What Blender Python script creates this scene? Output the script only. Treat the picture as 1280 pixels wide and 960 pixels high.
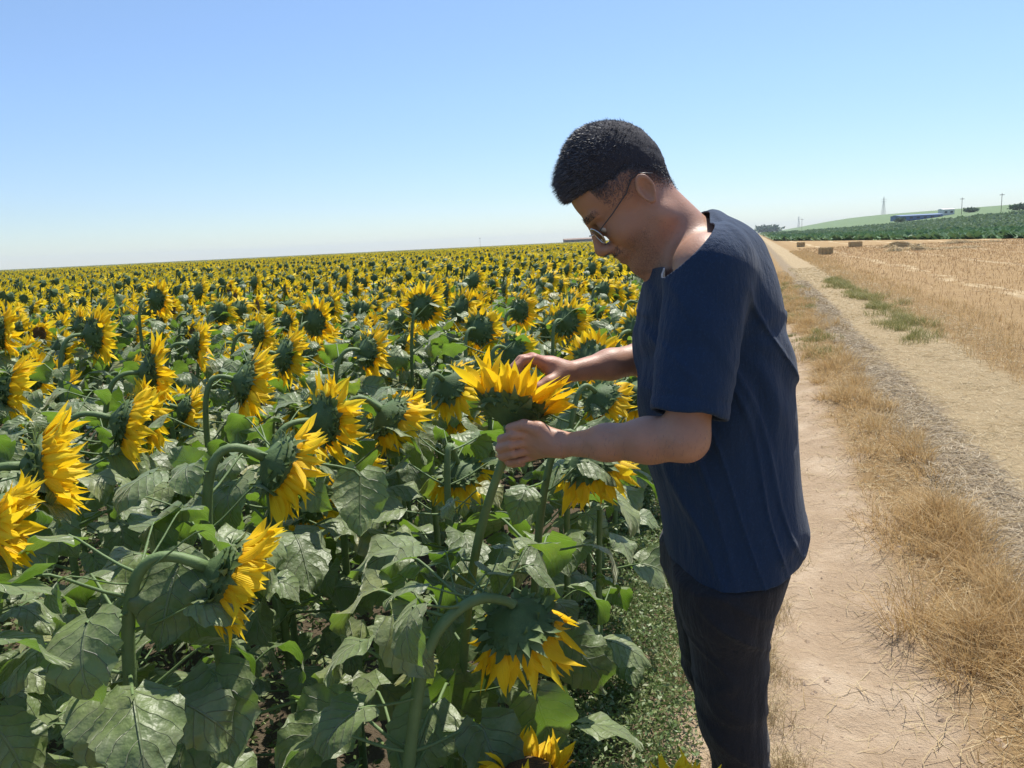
import bpy, bmesh, math, random
import numpy as np
from math import radians, sin, cos, tan, pi, sqrt, atan2
from mathutils import Vector, Matrix

# ---------------------------------------------------------------- camera, sky, sun
for o in list(bpy.data.objects): bpy.data.objects.remove(o)
SC = bpy.context.scene
COL = SC.collection
F = 961.0; PSI = radians(17.8); PIT = radians(10.27); ROLL = radians(-2.8); EYE = 1.5
HAZE = .00022
cam_d = bpy.data.cameras.new('camera'); cam = bpy.data.objects.new('camera', cam_d); COL.objects.link(cam)
cam_d.sensor_fit = 'HORIZONTAL'; cam_d.sensor_width = 36; cam_d.lens = 36*F/1280
cam_d.clip_start = 0.05; cam_d.clip_end = 20000
cam.matrix_world = Matrix.Translation((0, 0, EYE)) @ Matrix.Rotation(PSI, 4, 'Z') @ Matrix.Rotation(pi/2-PIT, 4, 'X') @ Matrix.Rotation(ROLL, 4, 'Z')
SC.camera = cam
SUN_A = radians(30.0); SUN_EL = radians(61.0)          # azimuth right of the viewing direction, elevation
SUN_AZ = SUN_A-PSI                                       # clockwise from +Y
world = bpy.data.worlds.new('World'); SC.world = world; world.use_nodes = True
wn = world.node_tree.nodes; wl = world.node_tree.links
sky = wn.new('ShaderNodeTexSky'); sky.sky_type = 'NISHITA'; sky.sun_disc = False
sky.sun_elevation = SUN_EL; sky.sun_rotation = SUN_AZ
sky.air_density = 1.0; sky.dust_density = 0.3; sky.ozone_density = 1.5; sky.altitude = 900
# a hot hazy day: the sky's glare low over the horizon is held back and turned from cream to pale blue
_tc = wn.new('ShaderNodeTexCoord'); _sp = wn.new('ShaderNodeSeparateXYZ'); wl.new(_tc.outputs['Generated'], _sp.inputs[0])
_rp = wn.new('ShaderNodeValToRGB'); wl.new(_sp.outputs[2], _rp.inputs[0])
_e = _rp.color_ramp.elements; _e.new(.07); _e.new(.2); _e.new(.45)
for _q, (_p, _c) in zip(_e, ((0, (.50, .54, .59)), (.06, (.52, .565, .64)), (.18, (.62, .67, .755)), (.45, (.79, .81, .81)), (1, (1.15, 1.15, 1.15)))): _q.position = _p; _q.color = (*_c, 1)
_mx = wn.new('ShaderNodeMix'); _mx.data_type = 'RGBA'; _mx.blend_type = 'MULTIPLY'; _mx.inputs[0].default_value = 1
wl.new(sky.outputs[0], _mx.inputs[6]); wl.new(_rp.outputs[0], _mx.inputs[7])
wl.new(_mx.outputs[2], wn['Background'].inputs[0]); wn['Background'].inputs[1].default_value = 0.148
sd = bpy.data.lights.new('sun', 'SUN'); sd.energy = 5.0; sd.angle = radians(0.55); sd.color = (1.0, 0.95, 0.86)
sun = bpy.data.objects.new('sun', sd); COL.objects.link(sun)
S = Vector((sin(SUN_AZ)*cos(SUN_EL), cos(SUN_AZ)*cos(SUN_EL), sin(SUN_EL)))
sun.rotation_euler = S.to_track_quat('Z', 'Y').to_euler(); sun.location = (0, 0, 30)
SC.view_settings.view_transform = 'Standard'; SC.view_settings.look = 'None'
SC.view_settings.gamma = 1; SC.view_settings.exposure = 0.55; SC.view_settings.use_curve_mapping = False
SC.cycles.max_bounces = 6; SC.cycles.diffuse_bounces = 3; SC.cycles.transmission_bounces = 4
SC.cycles.transparent_max_bounces = 4; SC.cycles.caustics_reflective = False; SC.cycles.caustics_refractive = False

rng = np.random.default_rng(11)
def U(a, b): return float(rng.uniform(a, b))

# the place is laid out in a frame turned with the viewing azimuth: u right, v forward
_R0 = np.array((Matrix.Rotation(pi/2-PIT, 3, 'X') @ Matrix.Rotation(ROLL, 3, 'Z')))
cP, sP = cos(PSI), sin(PSI)
def uz(px, py, v):
    d = _R0 @ np.array([(px-640)/F, -(py-480)/F, -1.0]); t = v/d[1]
    return d[0]*t, EYE+d[2]*t
def P3(px, py, v):                       # photo measurement + forward distance -> (u, v, z)
    u, z = uz(px, py, v); return np.array([u, v, z])
def W(p):                                # (u, v, z) -> world
    p = np.asarray(p, float); q = p.copy()
    q[..., 0] = p[..., 0]*cP-p[..., 1]*sP; q[..., 1] = p[..., 0]*sP+p[..., 1]*cP
    return q

# ---------------------------------------------------------------- mesh helpers
def empty(name, loc, rz=0):
    o = bpy.data.objects.new(name, None); o.location = loc; o.rotation_euler = (0, 0, rz); COL.objects.link(o); return o
def tag(o, label=None, cat=None, group=None, kind=None):
    if label: o['label'] = label
    if cat: o['category'] = cat
    if group: o['group'] = group
    if kind: o['kind'] = kind
    return o
def link(o, parent=None):
    COL.objects.link(o)
    if parent is not None: o.parent = parent
    return o
def mkmesh(name, V, faces, mats, midx=None, smooth=True, uv=None):
    """V (n,3); faces: list of int arrays (m,3) or (m,4); uv per vertex (n,2)"""
    V = np.ascontiguousarray(V, np.float32)
    faces = [np.asarray(f, np.int32) for f in faces if len(f)]
    me = bpy.data.meshes.new(name)
    loops = np.concatenate([f.ravel() for f in faces])
    tot = np.concatenate([np.full(len(f), f.shape[1], np.int32) for f in faces])
    start = np.concatenate([[0], np.cumsum(tot)[:-1]]).astype(np.int32)
    me.vertices.add(len(V)); me.vertices.foreach_set('co', V.ravel())
    me.loops.add(len(loops)); me.loops.foreach_set('vertex_index', loops)
    me.polygons.add(len(tot)); me.polygons.foreach_set('loop_start', start); me.polygons.foreach_set('loop_total', tot)
    me.polygons.foreach_set('use_smooth', np.full(len(tot), smooth, bool))
    if midx is not None: me.polygons.foreach_set('material_index', np.asarray(midx, np.int32))
    for m in (mats if isinstance(mats, (list, tuple)) else [mats]): me.materials.append(m)
    if uv is not None:
        l = me.uv_layers.new(name='UVMap'); l.data.foreach_set('uv', np.asarray(uv, np.float32)[loops].ravel())
    me.update(calc_edges=True)
    return me
def mkobj(name, me, parent=None): return link(bpy.data.objects.new(name, me), parent)
class MB:
    """collects vertices, faces and uv into one mesh"""
    def __init__(s): s.V = []; s.Q = []; s.T = []; s.UV = []; s.n = 0; s.mq = []; s.mt = []
    def add(s, V, Q=None, T=None, uv=None, mi=0):
        V = np.asarray(V, float); s.V.append(V)
        s.UV.append(np.zeros((len(V), 2)) if uv is None else np.asarray(uv, float))
        if Q is not None and len(Q): Q = np.asarray(Q); s.Q.append(Q+s.n); s.mq.append(np.full(len(Q), mi))
        if T is not None and len(T): T = np.asarray(T); s.T.append(T+s.n); s.mt.append(np.full(len(T), mi))
        s.n += len(V)
    def mesh(s, name, mats, smooth=True):
        fs = []; mi = []
        if s.Q: fs.append(np.concatenate(s.Q)); mi.append(np.concatenate(s.mq))
        if s.T: fs.append(np.concatenate(s.T)); mi.append(np.concatenate(s.mt))
        return mkmesh(name, np.concatenate(s.V), fs, mats, np.concatenate(mi), smooth, np.concatenate(s.UV))
def grid_faces(n, m):                    # n rows, m columns of vertices
    i, j = np.meshgrid(np.arange(n-1), np.arange(m-1), indexing='ij'); a = (i*m+j).ravel()
    return np.stack([a, a+1, a+m+1, a+m], 1)
def nrm(v): v = np.asarray(v, float); return v/(np.linalg.norm(v, axis=-1, keepdims=True)+1e-12)
def tube(path, rad, k=8, cap=True):
    P = np.asarray(path, float); n = len(P); r = np.broadcast_to(np.asarray(rad, float), (n,))
    T = np.gradient(P, axis=0); T = nrm(T)
    ref = np.array([0.31, 0.95, 0.05]) if abs(T[0, 2]) > 0.5 else np.array([0, 0, 1.0])
    a = nrm(np.cross(T, ref)); b = np.cross(T, a)
    th = np.linspace(0, 2*pi, k, endpoint=False)
    V = P[:, None]+r[:, None, None]*(np.cos(th)[None, :, None]*a[:, None]+np.sin(th)[None, :, None]*b[:, None])
    V = V.reshape(-1, 3); Q = []
    for i in range(n-1):
        j = np.arange(k); Q.append(np.stack([i*k+j, i*k+(j+1) % k, (i+1)*k+(j+1) % k, (i+1)*k+j], 1))
    Q = np.concatenate(Q); Tt = None
    if cap:
        V = np.concatenate([V, P[:1], P[-1:]]); j = np.arange(k)
        Tt = np.concatenate([np.stack([np.full(k, n*k), (j+1) % k, j], 1), np.stack([np.full(k, n*k+1), (n-1)*k+j, (n-1)*k+(j+1) % k], 1)])
    return V, Q, Tt
def bez(p0, p1, p2, p3, n):
    t = np.linspace(0, 1, n)[:, None]
    return (1-t)**3*p0+3*(1-t)**2*t*p1+3*(1-t)*t*t*p2+t**3*p3
def box(mb, c, s, mi=0, rz=0):
    x, y, z = [q/2 for q in s]
    V = np.array([[-x,-y,-z],[x,-y,-z],[x,y,-z],[-x,y,-z],[-x,-y,z],[x,-y,z],[x,y,z],[-x,y,z]])
    V = V@np.array([[cos(rz), sin(rz), 0], [-sin(rz), cos(rz), 0], [0, 0, 1]])+np.array(c)
    mb.add(V, [[0,3,2,1],[4,5,6,7],[0,1,5,4],[1,2,6,5],[2,3,7,6],[3,0,4,7]], mi=mi)

# ---------------------------------------------------------------- numpy noise
_pt = np.random.default_rng(5).random(4096)
def vnoise(x, y, z=0.0):
    x, y, z = np.broadcast_arrays(np.asarray(x, float), y, z)
    xi = np.floor(x).astype(np.int64); yi = np.floor(y).astype(np.int64); zi = np.floor(z).astype(np.int64)
    fx, fy, fz = x-xi, y-yi, z-zi; fx = fx*fx*(3-2*fx); fy = fy*fy*(3-2*fy); fz = fz*fz*(3-2*fz)
    def h(a, b, c): return _pt[((a*73856093) ^ (b*19349663) ^ (c*83492791)) & 4095]
    r = 0
    for dx in (0, 1):
        for dy in (0, 1):
            for dz in (0, 1):
                r = r+h(xi+dx, yi+dy, zi+dz)*(fx if dx else 1-fx)*(fy if dy else 1-fy)*(fz if dz else 1-fz)
    return r*2-1

# ---------------------------------------------------------------- materials
def mat(name):
    m = bpy.data.materials.new(name); m.use_nodes = True; nt = m.node_tree
    return m, nt, nt.nodes, nt.links, nt.nodes['Principled BSDF']
def N(nt, t, **kw):
    n = nt.nodes.new(t)
    for k, v in kw.items(): setattr(n, k, v)
    return n
def math_(nt, op, a, b=None, c=None, clamp=False):
    n = N(nt, 'ShaderNodeMath', operation=op); n.use_clamp = clamp
    for i, q in enumerate((a, b, c)):
        if q is None: continue
        if isinstance(q, (int, float)): n.inputs[i].default_value = q
        else: nt.links.new(q, n.inputs[i])
    return n.outputs[0]
def mix(nt, fac, a, b, blend='MIX'):
    n = N(nt, 'ShaderNodeMix', data_type='RGBA', blend_type=blend)
    for s, q in ((n.inputs[0], fac), (n.inputs[6], a), (n.inputs[7], b)):
        if isinstance(q, (int, float)): s.default_value = q
        elif isinstance(q, (tuple, list)): s.default_value = (*q[:3], 1)
        else: nt.links.new(q, s)
    return n.outputs[2]
def noise(nt, vec, scale, detail=4, rough=0.55, out=0):
    n = N(nt, 'ShaderNodeTexNoise'); n.inputs['Scale'].default_value = scale; n.inputs['Detail'].default_value = detail
    n.inputs['Roughness'].default_value = rough
    if vec is not None: nt.links.new(vec, n.inputs['Vector'])
    return n.outputs[out]
def ramp(nt, fac, stops):
    n = N(nt, 'ShaderNodeValToRGB'); e = n.color_ramp.elements
    while len(e) < len(stops): e.new(0.5)
    for q, (p, c) in zip(e, stops): q.position = p; q.color = (*c, 1) if len(c) == 3 else c
    nt.links.new(fac, n.inputs[0]); return n.outputs[0]
def sstep(nt, x, a, b):
    n = N(nt, 'ShaderNodeMapRange', interpolation_type='SMOOTHSTEP'); nt.links.new(x, n.inputs[0])
    n.inputs[1].default_value = a; n.inputs[2].default_value = b; return n.outputs[0]
def bump(nt, h, strength, dist, b):
    n = N(nt, 'ShaderNodeBump'); n.inputs['Strength'].default_value = strength; n.inputs['Distance'].default_value = dist
    nt.links.new(h, n.inputs['Height']); nt.links.new(n.outputs[0], b.inputs['Normal']); return n
def mapped(nt, vec, scale):
    n = N(nt, 'ShaderNodeMapping'); n.inputs['Scale'].default_value = scale; nt.links.new(vec, n.inputs[0]); return n.outputs[0]
def simple(name, col, rough=0.8, spec=0.3, var=0.0, nscale=8, bmp=0.0, bscale=60, bdist=0.002):
    m, nt, nn, ll, b = mat(name); b.inputs['Roughness'].default_value = rough; b.inputs['Specular IOR Level'].default_value = spec
    tc = N(nt, 'ShaderNodeTexCoord').outputs['Object']
    if var:
        c = mix(nt, noise(nt, tc, nscale), tuple(q*(1-var) for q in col), tuple(min(1, q*(1+var)) for q in col)); ll.new(c, b.inputs[0])
    else: b.inputs[0].default_value = (*col, 1)
    if bmp: bump(nt, noise(nt, tc, bscale), bmp, bdist, b)
    return m
def blade_mat(name, cols, rough=0.7, spec=0.2, trans=0.25, tcol=None):
    """one colour per blade, from a list along a ramp; a share of light passes through"""
    m, nt, nn, ll, b = mat(name); b.inputs['Roughness'].default_value = rough; b.inputs['Specular IOR Level'].default_value = spec
    g = N(nt, 'ShaderNodeNewGeometry')
    c = ramp(nt, g.outputs['Random Per Island'], [(i/(len(cols)-1), q) for i, q in enumerate(cols)])
    ll.new(c, b.inputs[0])
    if trans:
        t = N(nt, 'ShaderNodeBsdfTranslucent'); ms = N(nt, 'ShaderNodeMixShader'); ms.inputs[0].default_value = trans
        if tcol: ll.new(mix(nt, 1.0, c, tcol, 'MULTIPLY'), t.inputs[0])
        else: ll.new(c, t.inputs[0])
        ll.new(b.outputs[0], ms.inputs[1]); ll.new(t.outputs[0], ms.inputs[2]); ll.new(ms.outputs[0], nn['Material Output'].inputs[0])
    return m

def leaf_material():
    m, nt, nn, ll, b = mat('sunflower_leaf')
    uvn = N(nt, 'ShaderNodeUVMap').outputs[0]; sp = N(nt, 'ShaderNodeSeparateXYZ'); ll.new(uvn, sp.inputs[0])
    s, t = sp.outputs[0], sp.outputs[1]; at = math_(nt, 'ABSOLUTE', t)
    mid = sstep(nt, at, 0.05, 0.012)
    tcw = N(nt, 'ShaderNodeTexCoord').outputs['Object']; wob = math_(nt, 'MULTIPLY', math_(nt, 'SUBTRACT', noise(nt, tcw, 18, 2), .5), 1.3)
    q = math_(nt, 'FRACT', math_(nt, 'SUBTRACT', math_(nt, 'ADD', math_(nt, 'MULTIPLY', s, 6.0), wob), math_(nt, 'MULTIPLY', at, 2.1)))
    q = math_(nt, 'ABSOLUTE', math_(nt, 'SUBTRACT', q, 0.5))
    lat = sstep(nt, q, 0.455, 0.497)
    vein = math_(nt, 'MAXIMUM', mid, math_(nt, 'MULTIPLY', lat, 0.6))
    tc = N(nt, 'ShaderNodeTexCoord').outputs['Object']
    g = N(nt, 'ShaderNodeNewGeometry'); oi = N(nt, 'ShaderNodeObjectInfo')
    base = ramp(nt, math_(nt, 'FRACT', math_(nt, 'ADD', g.outputs['Random Per Island'], oi.outputs['Random'])), [(0, (.085, .128, .034)), (.45, (.125, .175, .048)), (.9, (.175, .225, .075)), (1, (.27, .25, .07))])
    base = mix(nt, sstep(nt, noise(nt, tc, 30, 5), .35, .75), base, (.155, .185, .085))
    base = mix(nt, math_(nt, 'MULTIPLY', vein, .45), base, (.18, .22, .11))
    br = sstep(nt, noise(nt, tc, 14, 6, .7), .70, .76)
    base = mix(nt, math_(nt, 'MULTIPLY', br, .6), base, (.16, .13, .05))
    ll.new(base, b.inputs[0]); b.inputs['Specular IOR Level'].default_value = .65
    ll.new(mix(nt, noise(nt, tc, 40), (.38,)*3, (.62,)*3), b.inputs['Roughness'])
    b.inputs['Sheen Weight'].default_value = .4; b.inputs['Sheen Roughness'].default_value = .4; b.inputs['Sheen Tint'].default_value = (.9, .93, .72, 1)
    tr = N(nt, 'ShaderNodeBsdfTranslucent'); ll.new(mix(nt, 1.0, mix(nt, .35, base, (.12, .19, .02)), (1.7, 2.2, .7), 'MULTIPLY'), tr.inputs[0])
    ms = N(nt, 'ShaderNodeMixShader'); ms.inputs[0].default_value = .26
    ll.new(b.outputs[0], ms.inputs[1]); ll.new(tr.outputs[0], ms.inputs[2]); ll.new(ms.outputs[0], nn['Material Output'].inputs[0])
    quilt = math_(nt, 'SUBTRACT', math_(nt, 'MULTIPLY', noise(nt, tc, 45, 3), .8), math_(nt, 'MULTIPLY', vein, .8))
    quilt = math_(nt, 'SUBTRACT', quilt, math_(nt, 'MULTIPLY', math_(nt, 'MULTIPLY', q, q), .7))
    quilt = math_(nt, 'ADD', quilt, math_(nt, 'MULTIPLY', noise(nt, tc, 16, 3), 1.6))
    bump(nt, quilt, 1.0, .006, b)
    return m
def petal_material():
    m, nt, nn, ll, b = mat('petal')
    uvn = N(nt, 'ShaderNodeUVMap').outputs[0]; sp = N(nt, 'ShaderNodeSeparateXYZ'); ll.new(uvn, sp.inputs[0])
    s, t = sp.outputs[0], sp.outputs[1]
    g = N(nt, 'ShaderNodeNewGeometry')
    c = ramp(nt, g.outputs['Random Per Island'], [(0, (.90, .58, .012)), (.5, (.95, .68, .02)), (1, (.96, .76, .04))])
    c = mix(nt, sstep(nt, s, .3, 0.0), c, (.86, .48, .008))
    ribs = math_(nt, 'SINE', math_(nt, 'MULTIPLY', t, 22.0))
    c = mix(nt, math_(nt, 'MULTIPLY', sstep(nt, ribs, .5, 1), .25), c, (.80, .46, .01))
    ll.new(c, b.inputs[0]); b.inputs['Roughness'].default_value = .55; b.inputs['Specular IOR Level'].default_value = .25
    tr = N(nt, 'ShaderNodeBsdfTranslucent'); ll.new(c, tr.inputs[0])
    ms = N(nt, 'ShaderNodeMixShader'); ms.inputs[0].default_value = .42
    ll.new(b.outputs[0], ms.inputs[1]); ll.new(tr.outputs[0], ms.inputs[2]); ll.new(ms.outputs[0], nn['Material Output'].inputs[0])
    bump(nt, ribs, .4, .0008, b)
    return m
M_LEAF = leaf_material(); M_PETAL = petal_material()
M_STEM = simple('green_stem', (.12, .18, .065), .6, .35, .35, 25, .5, 260, .0015)
M_BRACT = blade_mat('green_bract', [(.08, .13, .035), (.13, .19, .06), (.19, .25, .10)], .55, .4, .25)
M_BACK = simple('green_receptacle', (.075, .12, .04), .65, .3, .35, 40, .6, 200, .002)
def disc_material():
    m, nt, nn, ll, b = mat('seed_disc'); tc = N(nt, 'ShaderNodeTexCoord').outputs['Object']
    v = N(nt, 'ShaderNodeTexVoronoi'); v.inputs['Scale'].default_value = 260; ll.new(tc, v.inputs['Vector'])
    c = ramp(nt, v.outputs['Distance'], [(0, (.20, .11, .02)), (.6, (.05, .03, .012))]); ll.new(c, b.inputs[0]); b.inputs['Roughness'].default_value = .9
    bump(nt, v.outputs['Distance'], -.8, .003, b); return m
M_DISC = disc_material()
M_STRAW = blade_mat('dry_straw', [(.44, .33, .17), (.52, .42, .24), (.36, .26, .13), (.58, .48, .29)], .65, .3, .2)
M_GOLD = blade_mat('golden_dry_grass', [(.47, .31, .13), (.58, .42, .20), (.42, .27, .12), (.64, .50, .28)], .65, .25, .35)
M_GREY = blade_mat('weathered_straw', [(.33, .26, .17), (.43, .35, .24), (.25, .19, .12), (.52, .44, .30)], .7, .25, .15)
M_GRASS = blade_mat('green_grass', [(.17, .19, .06), (.24, .25, .08), (.31, .29, .11), (.40, .34, .15)], .6, .3, .35)
M_WEED = blade_mat('green_weed', [(.09, .15, .04), (.14, .21, .06), (.19, .25, .09), (.27, .28, .13)], .5, .5, .3)
M_STUB = blade_mat('stubble_stalk', [(.38, .23, .10), (.47, .30, .14), (.31, .18, .08), (.55, .39, .21)], .65, .25, .2)

# ---------------------------------------------------------------- terrain
def hill(x, y):
    """the gentle rise beyond the stubble, to the right"""
    x = np.asarray(x, float); y = np.asarray(y, float)
    a = np.clip((x*0.80+y*0.33-52)/300, 0, 1); a = a*a*(3-2*a)
    side = np.clip((x-3)/90, 0, 1); side = side*side*(3-2*side)
    return 11.5*a*side*np.clip(1.25-np.hypot(x, y)/2600, 0, 1)
def ruts(x, y):
    x = np.asarray(x, float); y = np.asarray(y, float)
    xx = x+0.12*vnoise(y*.25, 3.1)
    h = -.045*np.exp(-((xx-.28)/.26)**2)-.035*np.exp(-((xx-1.8)/.38)**2)+.03*np.exp(-((xx-.95)/.3)**2)
    h = h+.010*vnoise(x*11, y*9, 7)*np.exp(-((xx-.3)/.5)**2)+.012*vnoise(x*3, y*3)+.02*vnoise(x*.9, y*.9, 4)
    return h*np.clip(1.2-np.hypot(x, y)/60, 0, 1)
def ground_z(x, y): return hill(x, y)+ruts(x, y)

def ground_material():
    m, nt, nn, ll, b = mat('field_ground'); tc = N(nt, 'ShaderNodeTexCoord').outputs['Object']
    sp = N(nt, 'ShaderNodeSeparateXYZ'); ll.new(tc, sp.inputs[0]); x, y = sp.outputs[0], sp.outputs[1]
    n1 = noise(nt, tc, .9, 5); n2 = noise(nt, tc, 4, 5); nf = noise(nt, tc, 45, 6, .7); nc = noise(nt, tc, 160, 3, .6)
    xx = math_(nt, 'ADD', x, math_(nt, 'ADD', math_(nt, 'MULTIPLY', math_(nt, 'SUBTRACT', n1, .5), .55), math_(nt, 'MULTIPLY', math_(nt, 'SUBTRACT', n2, .5), .35)))
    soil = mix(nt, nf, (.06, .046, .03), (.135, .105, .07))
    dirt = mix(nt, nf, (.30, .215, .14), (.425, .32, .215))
    dirt = mix(nt, sstep(nt, noise(nt, tc, 2.2, 6, .7), .45, .7), dirt, (.48, .375, .265))
    # straw fibres: stretched noise in two directions
    f1 = noise(nt, mapped(nt, tc, (60, 9, 1)), 1, 4, .7); f2 = noise(nt, mapped(nt, tc, (11, 70, 1)), 1, 4, .7)
    fib = sstep(nt, math_(nt, 'MAXIMUM', f1, f2), .5, .72)
    straw = mix(nt, fib, (.34, .255, .145), (.60, .49, .31))
    greyst = mix(nt, fib, (.23, .175, .11), (.46, .37, .25))
    med = mix(nt, fib, (.26, .17, .08), (.50, .34, .16))
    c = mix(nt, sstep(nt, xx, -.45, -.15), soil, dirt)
    c = mix(nt, sstep(nt, xx, .50, .74), c, med)
    c = mix(nt, sstep(nt, xx, .95, 1.08), c, greyst)
    c = mix(nt, sstep(nt, xx, 1.32, 1.55), c, straw)
    c = mix(nt, sstep(nt, xx, 2.3, 2.6), c, med)
    # stubble: swaths run along the track
    xs = math_(nt, 'ADD', x, math_(nt, 'MULTIPLY', math_(nt, 'SUBTRACT', noise(nt, tc, .12, 3), .5), 2.0))
    sw = math_(nt, 'ABSOLUTE', math_(nt, 'SUBTRACT', math_(nt, 'FRACT', math_(nt, 'DIVIDE', xs, 3.4)), .5))
    stub = mix(nt, noise(nt, tc, 1.6, 6, .65), (.24, .15, .065), (.40, .275, .135))
    stub = mix(nt, math_(nt, 'MULTIPLY', fib, .5), stub, (.48, .34, .19))
    pale = math_(nt, 'MULTIPLY', sstep(nt, sw, .10, .02), sstep(nt, noise(nt, mapped(nt, tc, (1.2, .25, 1)), 1, 5, .7), .42, .6))
    stub = mix(nt, math_(nt, 'MULTIPLY', pale, .8), stub, (.62, .50, .31))
    c = mix(nt, sstep(nt, xx, 3.0, 3.6), c, stub)
    ll.new(c, b.inputs[0]); b.inputs['Roughness'].default_value = .95; b.inputs['Specular IOR Level'].default_value = .1
    hsum = math_(nt, 'ADD', math_(nt, 'MULTIPLY', nf, 1.0), math_(nt, 'ADD', math_(nt, 'MULTIPLY', math_(nt, 'MULTIPLY', fib, .5), sstep(nt, xx, .45, .8)), math_(nt, 'ADD', math_(nt, 'MULTIPLY', nc, .5), math_(nt, 'MULTIPLY', n2, 2.0))))
    bump(nt, hsum, .8, .02, b)
    return m
M_GROUND = ground_material()
def axis(lo, hi, near, fine, n):
    """spacing grows away from 'near'"""
    k = 7.5; t = np.linspace(-1, 1, n)
    a = np.sinh(k*t)/math.sinh(k)
    v = np.where(a < 0, near+a*(near-lo), near+a*(hi-near)); return v
ys = np.unique(np.concatenate([axis(-900, 3500, 4, 0, 240), np.arange(-2, 16, .05)])); ys = ys[np.concatenate([[True], np.diff(ys) > .02])]
def sheet(name, xs):
    X, Y = np.meshgrid(xs, ys, indexing='ij'); Z = ground_z(X, Y)
    me = mkmesh(name, np.stack([X.ravel(), Y.ravel(), Z.ravel()], 1), [grid_faces(len(xs), len(ys))[:, ::-1]], M_GROUND)
    return tag(mkobj(name, me), kind='structure')
g = lambda a, b, n: -np.geomspace(-a, -b, n) if a < 0 else np.geomspace(a, b, n)
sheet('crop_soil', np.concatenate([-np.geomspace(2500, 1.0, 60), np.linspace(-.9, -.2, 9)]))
sheet('dirt_track', np.linspace(-.2, 3.0, 90))
sheet('stubble_field', np.concatenate([[3.0], 3+np.geomspace(.1, 2500, 90)]))

# ---------------------------------------------------------------- sunflower pieces
def leaf_geo(L, Wd, droop, fold, wave, seed, n=13, m=9, pet=0.0):
    """blade along +X from the origin, +Z its upper side"""
    r = np.random.default_rng(seed)
    s = np.linspace(0, 1, n)[:, None]; t = np.linspace(-1, 1, m)[None, :]
    shp = (s+.010)**.48*(1.0-s)**.95; shp = shp/shp.max()
    ser = 1+.045*np.where(np.arange(n)[:, None] % 2 == 0, 1, -1)*(np.abs(t) > .9)+.03*r.normal(size=(n, 1))*(np.abs(t) > .6)
    w = Wd*.5*shp*ser*t
    x0 = s*L-.16*L*np.abs(t)**1.4*(1-s)**3
    # bend along the length
    ang = -droop*(x0/L)**1.1+.10*np.sin(s*5+r.uniform(0, 6))
    # bent coordinates
    k = 24; q = np.linspace(-.2, 1, k*2); A = -droop*np.clip(q, 0, 2)**1.0+.12*np.sin(q*6+r.uniform(0, 6))
    cx = np.cumsum(np.cos(A))*(q[1]-q[0])*L; cz = np.cumsum(np.sin(A))*(q[1]-q[0])*L
    cx -= np.interp(0, q, cx); cz -= np.interp(0, q, cz)
    xq = x0/L; X = np.interp(xq, q, cx); Z = np.interp(xq, q, cz); Aq = np.interp(xq, q, A)
    ph = r.uniform(0, 6, 2)
    lift = fold*np.abs(w)+wave*Wd*(np.sin(s*9+ph[0]+t*1.5)*np.abs(t)**1.5)+.5*wave*Wd*np.sin(s*19+ph[1])*t*t*np.sign(t)-.35*(w/Wd)**2*Wd*r.uniform(.2, 1.2)
    X = X-np.sin(Aq)*lift; Z = Z+np.cos(Aq)*lift
    V = np.stack([X.ravel(), (w+0*X).ravel(), Z.ravel()], 1)
    uv = np.stack([(s+0*t).ravel(), (t+0*s).ravel()], 1)
    return V, grid_faces(n, m), uv
def frame(xdir, zhint):
    x = nrm(xdir); y = nrm(np.cross(zhint, x)); z = np.cross(x, y); return np.stack([x, y, z])   # rows
def add_leaf(mb, attach, outdir, size, seed, pet_len=.11, elev=.6, droop=1.5, lod=2, hint=None, wd=.80, end=None, bladedir=None):
    r = np.random.default_rng(seed); outdir = nrm(outdir)
    if end is None:
        end = attach+outdir*pet_len*cos(elev)+np.array([0, 0, 1])*pet_len*sin(elev)
    d = nrm(end-attach)
    if bladedir is None: bladedir = nrm(outdir*1.0+np.array([0, 0, r.uniform(-.25, .25)]))
    up = np.array([0, 0, 1.0]) if hint is None else np.asarray(hint, float)
    mid = attach+(end-attach)*.55+np.array([0, 0, -.012])
    k, seg = (6, 6) if lod == 2 else (4, 3)
    path = bez(attach, mid, end-bladedir*.02, end+bladedir*.01, seg)
    V, Q, T = tube(path, np.linspace(.0042, .0028, seg)*(size/.17), k, False)
    mb.add(V, Q, T, np.tile([[.5, 0.0]], (len(V), 1)), mi=1)
    n, m = ((15, 9) if lod == 2 else (7, 5))
    V, Q, uv = leaf_geo(size, size*wd, droop, r.uniform(-.25, .4), r.uniform(.04, .11), seed, n, m)
    roll = r.normal()*.35; Fm = frame(bladedir, up)
    Rr = np.array([[1, 0, 0], [0, cos(roll), sin(roll)], [0, -sin(roll), cos(roll)]])
    mb.add((V@Rr)@Fm+end, Q, None, uv, mi=0)
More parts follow.
